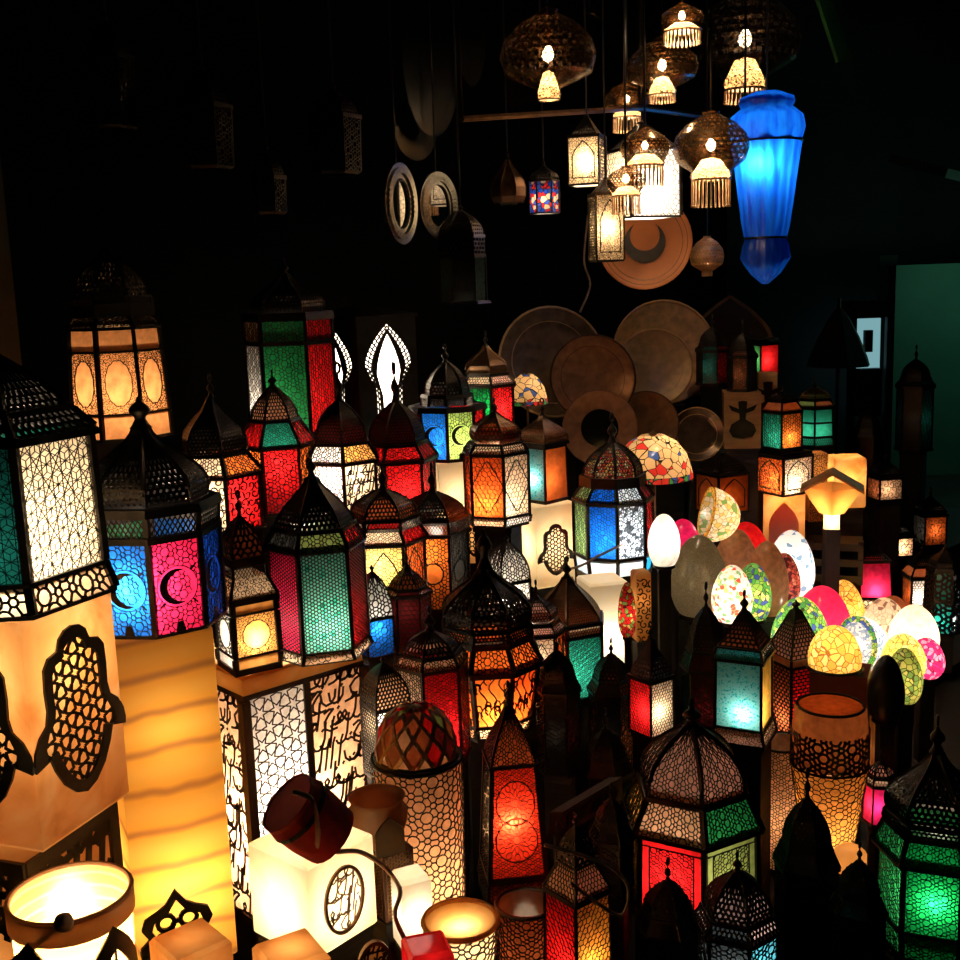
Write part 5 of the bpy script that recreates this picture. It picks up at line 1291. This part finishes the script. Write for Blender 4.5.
CMO = mosaic('cream_squares', [(.9, .72, .5), (.92, .78, .58), (.85, .6, .4), (.3, .15, .1), (.92, .76, .55)], 55., (.6, .38, .2), .04)
LMO = mosaic('lime_mosaic', [(.5, .55, .1), (.35, .48, .1), (.7, .62, .15), (.2, .35, .08)], 70., (.08, .08, .02), .07)
BSP = mosaic('blue_specks', [(.9, .9, .92), (.92, .92, .94), (.9, .9, .92), (.15, .3, .5), (.92, .92, .94)], 60., (.88, .88, .9), .02)
egg('frosted white pear-shaped glass lamp left of the shell lamp', 664, 1.68, 568, 514, 32, glass('white'), 1.2, name='glass_lamp', point=.9, hz=.55)
egg('round ruby glass lamp behind the white pear lamp', 683, 2.12, 562, 519, 34, glass('magenta'), .3)
egg('marbled shell lamp with dark specks behind the black finial', 699, 1.86, 618, 535, 56, SHELL, .06, tilt=(0, 0))
egg('pinkish beige glass lamp behind the shell lamp', 736, 2.06, 600, 529, 46, glass('peach'), .05)
egg('frosted brick red glass lamp behind the beige one', 746, 2.14, 575, 522, 44, glass('red'), .28)
egg('smoky grey egg lamp behind the speckled mosaic one', 767, 1.86, 618, 541, 42, matte('smoky_glass', (.3, .24, .19), None, 6., .3) if False else glass('peach'), .04)
egg('white globe lamp with blue specks at the top of the egg cluster', 791, 2.04, 600, 530, 46, BSP, .9)
egg('red brown mosaic egg lamp before the white globe', 784, 1.94, 606, 553, 32, RMO, .55)
egg('brilliant white mosaic egg lamp with red and yellow specks', 732, 1.68, 624, 565, 40, WSP, 1.0)
egg('green and yellow mosaic egg lamp behind the white mosaic one', 753, 1.77, 622, 563, 36, GMO, .9)
def bowl_shade(label, px, py, v, w, depth, yaw, pitch, mat, inner, lit, back=.6):
    """hemispherical shade lying on its side; the mouth faces yaw (right +) / pitch (up +) from the viewer"""
    p = P(px, py, v); k = mpp(p); R = w / 2 * k; D = depth * k
    a_ = cam_ang(p.x, p.y) + math.radians(yaw); e = math.radians(pitch); d = Vector((math.cos(a_) * math.cos(e), math.sin(a_) * math.cos(e), math.sin(e)))
    rt = empty('mosaic_bowl', p); tag(rt, label, 'lampshade', None); rt.rotation_mode = 'QUATERNION'; rt.rotation_quaternion = Vector((0, 0, 1)).rotation_difference(d)
    prof = [(R * math.cos(t / 10 * PI / 2 * .98), -D * math.sin(t / 10 * PI / 2)) for t in range(11)]
    mb = MB(); mb.rev(prof, 28); mb.build('mosaic_shell', mat, rt, True)
    mb = MB(); mb.rev([(R * .8, .001), (R, .001), (R * 1.01, -D * .04)], 28); mb.build('rim_band', inner, rt)
    if lit: bulb(rt, -D * .3, lit * KL * R * R, SOFT, .015)
    SUP.append((p.x, p.y, p.z - R * .97, R * .4, 0, 12))
bowl_shade('upturned bowl shade of white and yellow mosaic at the back of the eggs', 706, 514, 2.1, 56, 34, -78, 14, YMO, OMO, .35)
egg('green mosaic dome lamp beside the brick-cell lantern', 800, 1.7, 668, 597, 56, GMO, .9)
egg('scarlet glass dome lamp behind the green mosaic one', 822, 1.88, 655, 586, 56, glass('crimson'), .8)
egg('orange mosaic dome lamp behind the scarlet one', 843, 2.02, 642, 580, 42, OMO, .9)
egg('orange tiled dome lamp with blue border on the red box', 835, 1.44, 668, 626, 52, OMO, .6, cut=.35, point=.9, sup=False)
bowl_shade('blue and white beaded bowl shade with green rim beside the orange dome', 856, 645, 1.6, 58, 32, -50, 8, BMO, GMO, .9)
egg('cream square mosaic egg lamp behind the beaded bowl', 884, 1.82, 660, 598, 48, CMO, .6)
egg('brown frosted egg lamp behind the cream mosaic one', 893, 1.95, 640, 596, 36, glass('brown'), .35)
egg('large glowing white dome lamp at the right end of the shades', 914, 1.62, 660, 605, 48, glass('cream'), 1.2)
egg('yellow tiled egg lamp below the glowing white dome', 903, 1.44, 682, 634, 44, mosaic('yellow_tiles', [(.92, .7, .15), (.95, .8, .3), (.9, .6, .1)], 60., (.3, .2, .04), .05), .8)
egg('magenta mosaic lamp at the right end below the white dome', 926, 1.46, 678, 638, 36, mosaic('magenta_mosaic', [(.8, .03, .2), (.85, .3, .45), (.7, .02, .12)], 80., (.1, .01, .03), .05), .9)
egg('olive green mosaic egg lamp before the yellow one', 904, 1.31, 704, 648, 36, LMO, .55)
egg('black unlit egg-shaped lamp before the olive mosaic one', 886, 1.24, 722, 655, 36, matte('black_glass', (.012, .011, .01), None, 9., .35), 0)
# red box the orange dome stands on
X, Y, zb, dz, k = base_of(840, 1.44, 725, 668, None); mb = MB(); hh = zof(X, Y, 668) - zb
mb.box((0, 0, hh / 2), (.06, .075, hh / 2)); o = mb.build('wooden_box', matte('red_lacquer', (.2, .025, .012), None, 5., .5)); o.location = (X, Y, zb); o.rotation_euler[2] = cam_ang(X, Y) - .1
tag(o, 'dull red wooden box under the orange tiled dome', 'box'); SUP.append((X, Y, zb, .09, o.rotation_euler[2], 4))
# wicker arch seat-like ornament far right is left dark
# ================================================================== hanging things
lantern('narrow white filigree lantern hanging left of the large bright one', 587, 2.02, 186, 44, 4, -14, [('solid', 184, 1., 1.), ('glass', 139, 1., 1., dict(kind='curl', cell=.007, bw=.16, deco='ogive')), ('solid', 136, 1.05, 1.05), ('dome', 118, .8, 0, dict(prof='pyr', bw=.5)), ('fin', 112, .1, 0)], ['cream', 'cream', 'white', 'white'], 2.8, .45, WARM, hang=True)
lantern('large glaring white square lantern hanging above the terracotta plate', 642, 2.1, 219, 78, 4, 30, [('solid', 217, 1., 1.), ('glass', 152, 1., .98, dict(kind='cell', cell=.016, bw=.03)), ('solid', 149, 1.03, 1.03), ('dome', 126, .85, 0, dict(prof='pyr', bw=.5)), ('fin', 118, .1, 0)], ['white', 'white', 'cream', 'cream'], 3.6, .45, SOFT, hang=True, rad=.03)
lantern('tall cream lantern with dotted border hanging lowest of the three', 606, 1.86, 262, 40, 4, 16, [('solid', 260, 1., 1.), ('glass', 196, 1., 1., dict(kind='curl', cell=.005, bw=.12, deco='ogive')), ('solid', 193, 1.04, 1.04), ('dome', 180, .8, 0, dict(prof='pyr', bw=.5)), ('fin', 175, .1, 0)], ['cream', 'white', 'cream', 'cream'], 3.0, .5, WARM, hang=True)
brass_lamp('brass pendant with pearl fringe before the large white hanging lantern', 645, 1.82, 128, 166, 50, 36, 1.3, 18)
brass_lamp('small brass pendant with bead fringe below left of the pearl fringed one', 626, 1.74, 166, 196, 40, 28, 1.3, 16)
brass_lamp('wide pierced brass globe pendant with long crystal fringe', 711, 1.85, 112, 180, 76, 38, 1.4, 24)
brass_lamp('dark pierced globe pendant with one glowing eye at the top left', 548, 1.9, 10, 100, 96, 22, 1.2, 0, smoked('bronze', (.2, .12, .06)))
brass_lamp('round brass pendant hanging above the white lanterns', 662, 1.98, 38, 95, 72, 26, 1.2, 6)
brass_lamp('bell pendant with bright mouth at the top edge', 682, 1.76, 4, 32, 44, 36, 1.6, 10)
brass_lamp('large dark pierced globe pendant above the blue silk lamp', 745, 2.35, -10, 90, 110, 40, .9, 10, smoked('iron', (.06, .05, .045), .25))
brass_lamp('small pendant with glowing mouth above the narrow white lantern', 627, 2.2, 82, 118, 46, 28, 1.1, 12)
# blue silk lamp
X, Y, zb, dz, k = base_of(766, 1.92, 282, 92, None); q = k; rt = empty('silk_lamp', (X, Y, zb), cam_ang(X, Y)); tag(rt, 'long pleated blue silk lamp hanging at the upper right', 'lamp')
def yz(y): return zof(X, Y, y) - zb
SILK, nt, out = newmat('blue_silk'); tc = N(nt, 'ShaderNodeTexCoord'); no = N(nt, 'ShaderNodeTexNoise', Scale=6.); mp = N(nt, 'ShaderNodeMapping'); mp.inputs['Scale'].default_value = (9, 9, 1)
nt.links.new(tc.outputs['Object'], mp.inputs[0]); nt.links.new(mp.outputs[0], no.inputs['Vector'])
lampshade(nt, out, ramp(nt, no.outputs[0], [(.3, (.004, .07, .5)), (.7, (.012, .2, .72))]), .3, .05, .75)
pl = lambda a, z: 1 + .035 * math.cos(a * 16) 
mb = MB(); mb.rev([(33 * q, yz(141)), (36 * q, yz(130)), (34 * q, yz(117)), (24 * q, yz(108)), (26 * q, yz(103)), (25 * q, yz(98)), (12 * q, yz(92))], 64, wob=lambda a, z: 1 + .05 * abs(math.cos(a * 5))); mb.build('upper_puff', SILK, rt, True)
mb = MB(); mb.rev([(20 * q, yz(238)), (23 * q, yz(222)), (27 * q, yz(190)), (30 * q, yz(165)), (33 * q, yz(143))], 96, wob=pl); mb.build('pleated_skirt', SILK, rt, True)
mb = MB(); mb.rev([(3 * q, yz(284)), (14 * q, yz(274)), (24 * q, yz(258)), (22 * q, yz(246)), (19 * q, yz(238))], 64, wob=pl); mb.build('lower_tassel', SILK, rt, True)
mb = MB(); mb.torus((0, 0, yz(142)), 34 * q, 1.2 * q, 'z', 40, 6); mb.torus((0, 0, yz(238)), 20.5 * q, 1.3 * q, 'z', 30, 6); mb.build('wire_hoops', IRON, rt)
mb = MB(); mb.tube([(0, 0, yz(93)), (0, 0, CEIL - zb)], .003, 6); mb.build('hanging_cord', BLACKC, rt)
bulb(rt, yz(163), 2.2 * KL * (24 * q) ** 2, (.7, .95, 1.), .012, (20 * q, -5 * q))
# oval wall mirrors
def oval_mirror(label, px, py, rx, ry, v, yaw, aim=None):
    p = P(px, py, v); k = mpp(p); el = 0.
    if aim:
        nrm = ((CP - p).normalized() + (P(*aim) - p).normalized()).normalized(); yaw = math.degrees(math.atan2(nrm.y, nrm.x) - cam_ang(p.x, p.y)); el = math.asin(nrm.z)
    rt = empty('oval_mirror', p, cam_ang(p.x, p.y) + math.radians(yaw)); tag(rt, label, 'mirror')
    rt.rotation_euler[1] = -el
    f = lambda x, y: (Vector((0, x, y)), Vector((1, 0, 0))); cx = 1 / math.cos(math.radians(yaw)); A = oval(0, 0, rx * k * cx, ry * k, 40); B = oval(0, 0, rx * .55 * k * cx, ry * .62 * k, 40)
    mb = MB(); mb.prism(B, f, .004); mb.build('mirror_glass', metal('mirror', (.85, .85, .85), .03, 1., .98), rt)
    mb = MB(); mb.strip(A + A[:1], B + B[:1], f, .014)
    rn = random.Random(3)
    for i in range(40):
        a_, b_ = A[i], B[i]; c_ = ((a_[0] + b_[0]) / 2, (a_[1] + b_[1]) / 2); r = 3.2 * k
        mb.prism(oval(c_[0], c_[1], r, r, 6), lambda x, y: (Vector((.014, x, y)), Vector((1, 0, 0))), .006)
    mb.build('embossed_frame', SILVER, rt)
    mb = MB(); mb.tube([(0, 0, ry * k), (0, 0, CEIL - p.z)], .002, 5); mb.build('hanging_wire', BLACKC, rt)
oval_mirror('oval mirror in embossed silver frame reflecting a bright lamp', 398, 204, 16, 40, 2.4, 38, (645, 183, 2.04))
oval_mirror('oval mirror in embossed silver frame behind the dark hanging lantern', 437, 206, 19, 33, 2.45, 30)
lantern('unlit black arched lantern hanging before the oval mirrors', 462, 2.12, 304, 48, 6, 0, [('solid', 301, 1.15, 1.1), ('glass', 258, .95, .95, dict(kind=None)), ('solid', 255, 1., 1.), ('grille', 238, .9, .9, dict(kind='brick', cell=.015, bw=.3)), ('solid', 235, 1., .98), ('dome', 212, .9, 0, dict(prof='round', bw=.6)), ('fin', 202, .1, 0)], ['dark', hammered('dark', 'teal')], 0, hang=True)
lantern('little patchwork lantern of blue, red and cream glass hanging in the dark', 544, 2.3, 214, 30, 6, 0, [('solid', 213, 1., 1.), ('glass', 182, 1., 1., dict(kind=None)), ('solid', 180, 1.05, 1.05), ('dome', 166, .9, 0, dict(bw=.5)), ('fin', 158, .1, 0)], [mosaic('patchwork', [(.75, .03, .04), (.02, .08, .6), (.8, .6, .35), (.02, .02, .02), (.05, .1, .5)], 70.)], .45, .4, SOFT, hang=True)
lantern('unlit onion lantern hanging above the patchwork lantern', 508, 2.46, 205, 40, 8, 0, [('solid', 203, .4, .5), ('dome', 160, .95, 0, dict(prof='bulb', solid=True, mat=BRONZE)), ('fin', 148, .1, 0)], ['dark'], 0, hang=True)
brass_lamp('small copper star pendant below the crystal fringe globe', 707, 2.2, 236, 276, 34, 10, .25, 0, COPPER)
mb = MB(); a = P(462, 119, 2.08); b = P(640, 108, 2.08); c = P(745, 122, 2.08)
rt = empty('display_rail', a); tag(rt, 'dark iron rail from which the hanging lamps are spread', 'rail')
mb.tube([Vector((0, 0, 0)), b - a, c - a], .008, 6); mb.build('rail_bar', BRONZE, rt)
for q in (a, b, c):
    mb = MB(); mb.tube([q - a, Vector((q.x, q.y, CEIL)) - a], .004, 5); mb.build('rail_rod', IRON, rt)
# small dark goods on the wall behind the hanging lamps
for i, (px, py, v, w, h_) in enumerate(((430, 60, 2.5, 60, 150), (415, 130, 2.6, 44, 60), (470, 40, 2.55, 30, 90), (590, 40, 2.6, 40, 60))):
    p = P(px, py, v); k = mpp(p); rt = empty('wall_tray', p, cam_ang(p.x, p.y) + .3)
    tag(rt, ('tall dark oval tray hung high above the oval mirrors', 'small dark oval tray hung left of the mirrors', 'narrow dark oval tray hung at the top', 'dark oval tray hung between the globe pendants')[i], 'tray')
    f = lambda x, y: (Vector((0, x, y)), Vector((1, 0, 0))); A = oval(0, 0, w / 2 * k, h_ / 2 * k, 32); B = oval(0, 0, w * .4 * k, h_ * .42 * k, 32)
    mb = MB(); mb.prism(B, f, .004); mb.build('tray_face', metal('dark_silver', (.16, .16, .15), .25, 1.), rt); mb = MB(); mb.strip(A + A[:1], B + B[:1], f, .01); mb.build('rim', metal('dark_silver', (.16, .16, .15)), rt)
    mb = MB(); mb.tube([(0, 0, h_ / 2 * k), (0, 0, max(CEIL - p.z, h_ / 2 * k + .02))], .002, 5); mb.build('hanging_wire', BLACKC, rt)
for lb, px, b, g, t, v, w in (('unlit black lantern hanging high in the dark upper left', 205, 170, 110, 60, 2.2, 52), ('unlit tall lantern hanging in the far upper left corner', 110, 130, 60, 10, 2.25, 46), ('unlit small lantern hanging above the tall green and red one', 268, 215, 180, 140, 2.35, 34), ('unlit wide lantern hanging beside the dark oval trays', 335, 175, 120, 78, 2.4, 50)):
    lantern(lb, px, v, b, w, 6, -12, [('solid', b - 3, .9, 1.), ('glass', g, .95, 1., dict(kind='rose', cell=.014)), ('solid', g - 4, 1.1, 1.1), ('dome', t + 14, .9, 0, dict(prof='round', bw=.5)), ('fin', t, .1, 0)], ['dark', 'night'], 0, hang=True)
egg('slender red and gold mosaic vase lamp beside the white stone column', 627, 1.62, 640, 582, 18, mosaic('red_gold_specks', [(.75, .03, .02), (.85, .6, .15), (.7, .02, .02), (.2, .4, .08), (.8, .04, .03)], 110., (.08, .01, .01), .06), .8, cut=.05)
sp, R, h = stone_lamp('small peach stone lamp with leaf filigree right of the white column', 641, 1.74, 640, 570, 22, 4, 20, ALAB, .5, .6, AMB)
f = on_face(sp, R, 4, 0, 0, h); lattice_mesh(pattern('curl', R * 1.2, h * .9, .014, random.Random(4)), f, .003, .001).build('filigree', IRON, sp)
lantern('dim lantern with rust arch panes below the glass dish', 722, 2.3, 512, 52, 4, 38, [('solid', 509, 1.04, 1.04), ('glass', 474, 1., 1., dict(kind=None, deco='ogive')), ('solid', 471, 1.05, 1.05), ('dome', 455, .9, 0, dict(prof='low', bw=.5)), ('fin', 447, .1, 0)], ['rust', 'dark', 'dark', 'brown'], .2, .3, AMB)
a, b = P(556, 824, 1.24), P(616, 788, 1.24); d = b - a; rt = empty('carved_rail', a); tag(rt, 'slanting carved dark wooden rail in the dark middle', 'rail')
mb = MB(); s_ = Vector((.012, .0, .0)); w_ = Vector((0, 0, .022)); q = [-s_ - w_, s_ - w_, s_ + w_, -s_ + w_]; mb.add(q + [d + p for p in q], [(3, 2, 1, 0), (4, 5, 6, 7), (0, 1, 5, 4), (1, 2, 6, 5), (2, 3, 7, 6), (3, 0, 4, 7)]); mb.build('rail_board', matte('carved_wood', (.05, .028, .015), None, 8.), rt)
mb = MB(); tn = cam_ang(a.x, a.y); nv = Vector((math.cos(tn), math.sin(tn), 0))
for i in range(14):
    c_ = d * ((i + .5) / 14) + nv * .014
    for p, q2 in ring(oval(0, 0, .007, .012, 8)): mb.bar(c_ + d.normalized() * p[0] + Vector((0, 0, p[1])), c_ + d.normalized() * q2[0] + Vector((0, 0, q2[1])), nv, .002, .003)
mb.build('carving', matte('carved_wood', (.05, .028, .015), None, 8.), rt)
for q2 in (.06, .94):
    p = a + d * q2; mb = MB(); mb.tube([d * q2, d * q2 - Vector((0, 0, p.z - .04))], .012, 6); mb.build('leg', WOOD, rt)
# ---------------------------------------------------------------- cords
def CC(L, v): return [P(x, y, vv if vv else v) for x, y, vv in [(q + (None,))[:3] if len(q) == 2 else q for q in L]]
dtop = TOP[cube.name]
cord('twisted brown cord over the red drum shade and the white cube', CC([(293, 792, 1.02), (312, 800, 1.0), (318, 830, 1.0), (318, 848, 1.02), (330, 852, 1.02), (360, 852, 1.03), (385, 868, 1.06), (400, 890, 1.03), (395, 915, 1.0), (405, 940, 1.0)], 1.), .003)
cord('loose pale cord looping at the lower middle', CC([(545, 845, .96), (580, 855, .95), (612, 868, .94), (628, 888, .94), (622, 915, .94), (600, 905, .94), (570, 882, .95)], 1.), .0028)
cord('thin cord across the blue and white lantern foot', CC([(555, 572, 1.72), (580, 566, 1.73), (600, 555, 1.75), (622, 545, 1.76)], 1.75), .003)
cord('grey cable hanging down the dark wall above the plates', CC([(588, 215, 2.8), (584, 260, 2.8), (590, 285, 2.8), (580, 312, 2.8)], 2.8), .004)
# ================================================================== what everything stands on
STEPS = [(-.4, 6.4, .55, 1.2, .03), (-.4, 6.4, 1.2, 1.7, .04), (-.4, 6.4, 1.7, 2.25, .08), (-.4, 6.4, 2.25, 3.04, .22)]
stand = empty('display_stand', UV(2.2, 1.8), PI / 4); tag(stand, 'dark stepped wooden display stand that carries the lanterns', 'stand')
CR = matte('crate_wood', (.008, .005, .0035), (.004, .003, .002), 5., .75, .3, (2, 2, 14))
for i, (u0, u1, v0, v1, z) in enumerate(STEPS):
    if i > 1: u0 = .36
    if i == 3: u0 = 1.12
    mb = MB(); mb.box(((u0 + u1) / 2 - 2.2, (v0 + v1) / 2 - 1.8, z / 2), ((u1 - u0) / 2, (v1 - v0) / 2, z / 2)); mb.build('step', CR, stand)
for x, y, z, r, rz, n in SUP:
    v = (y - x) * Q2; u = (x + y) * Q2; rs = r * (.66 if n == 4 else .62)
    z0 = 0.
    for u0, u1, v0, v1, zs in STEPS:
        if v > v0 and v < v1: z0 = zs
    if z - z0 < .004: continue
    H = z - z0 - .0008; tp = min(.012, H * .4)
    mb = MB(); mb.box((0, 0, (H - tp) / 2), (rs * .94, rs * .94, (H - tp) / 2)); mb.box((0, 0, H - tp / 2), (rs, rs, tp / 2)); o = mb.build('riser', CR, stand)
    o.location = (u - 2.2, v - 1.8, z0); o.rotation_euler[2] = rz - PI / 4
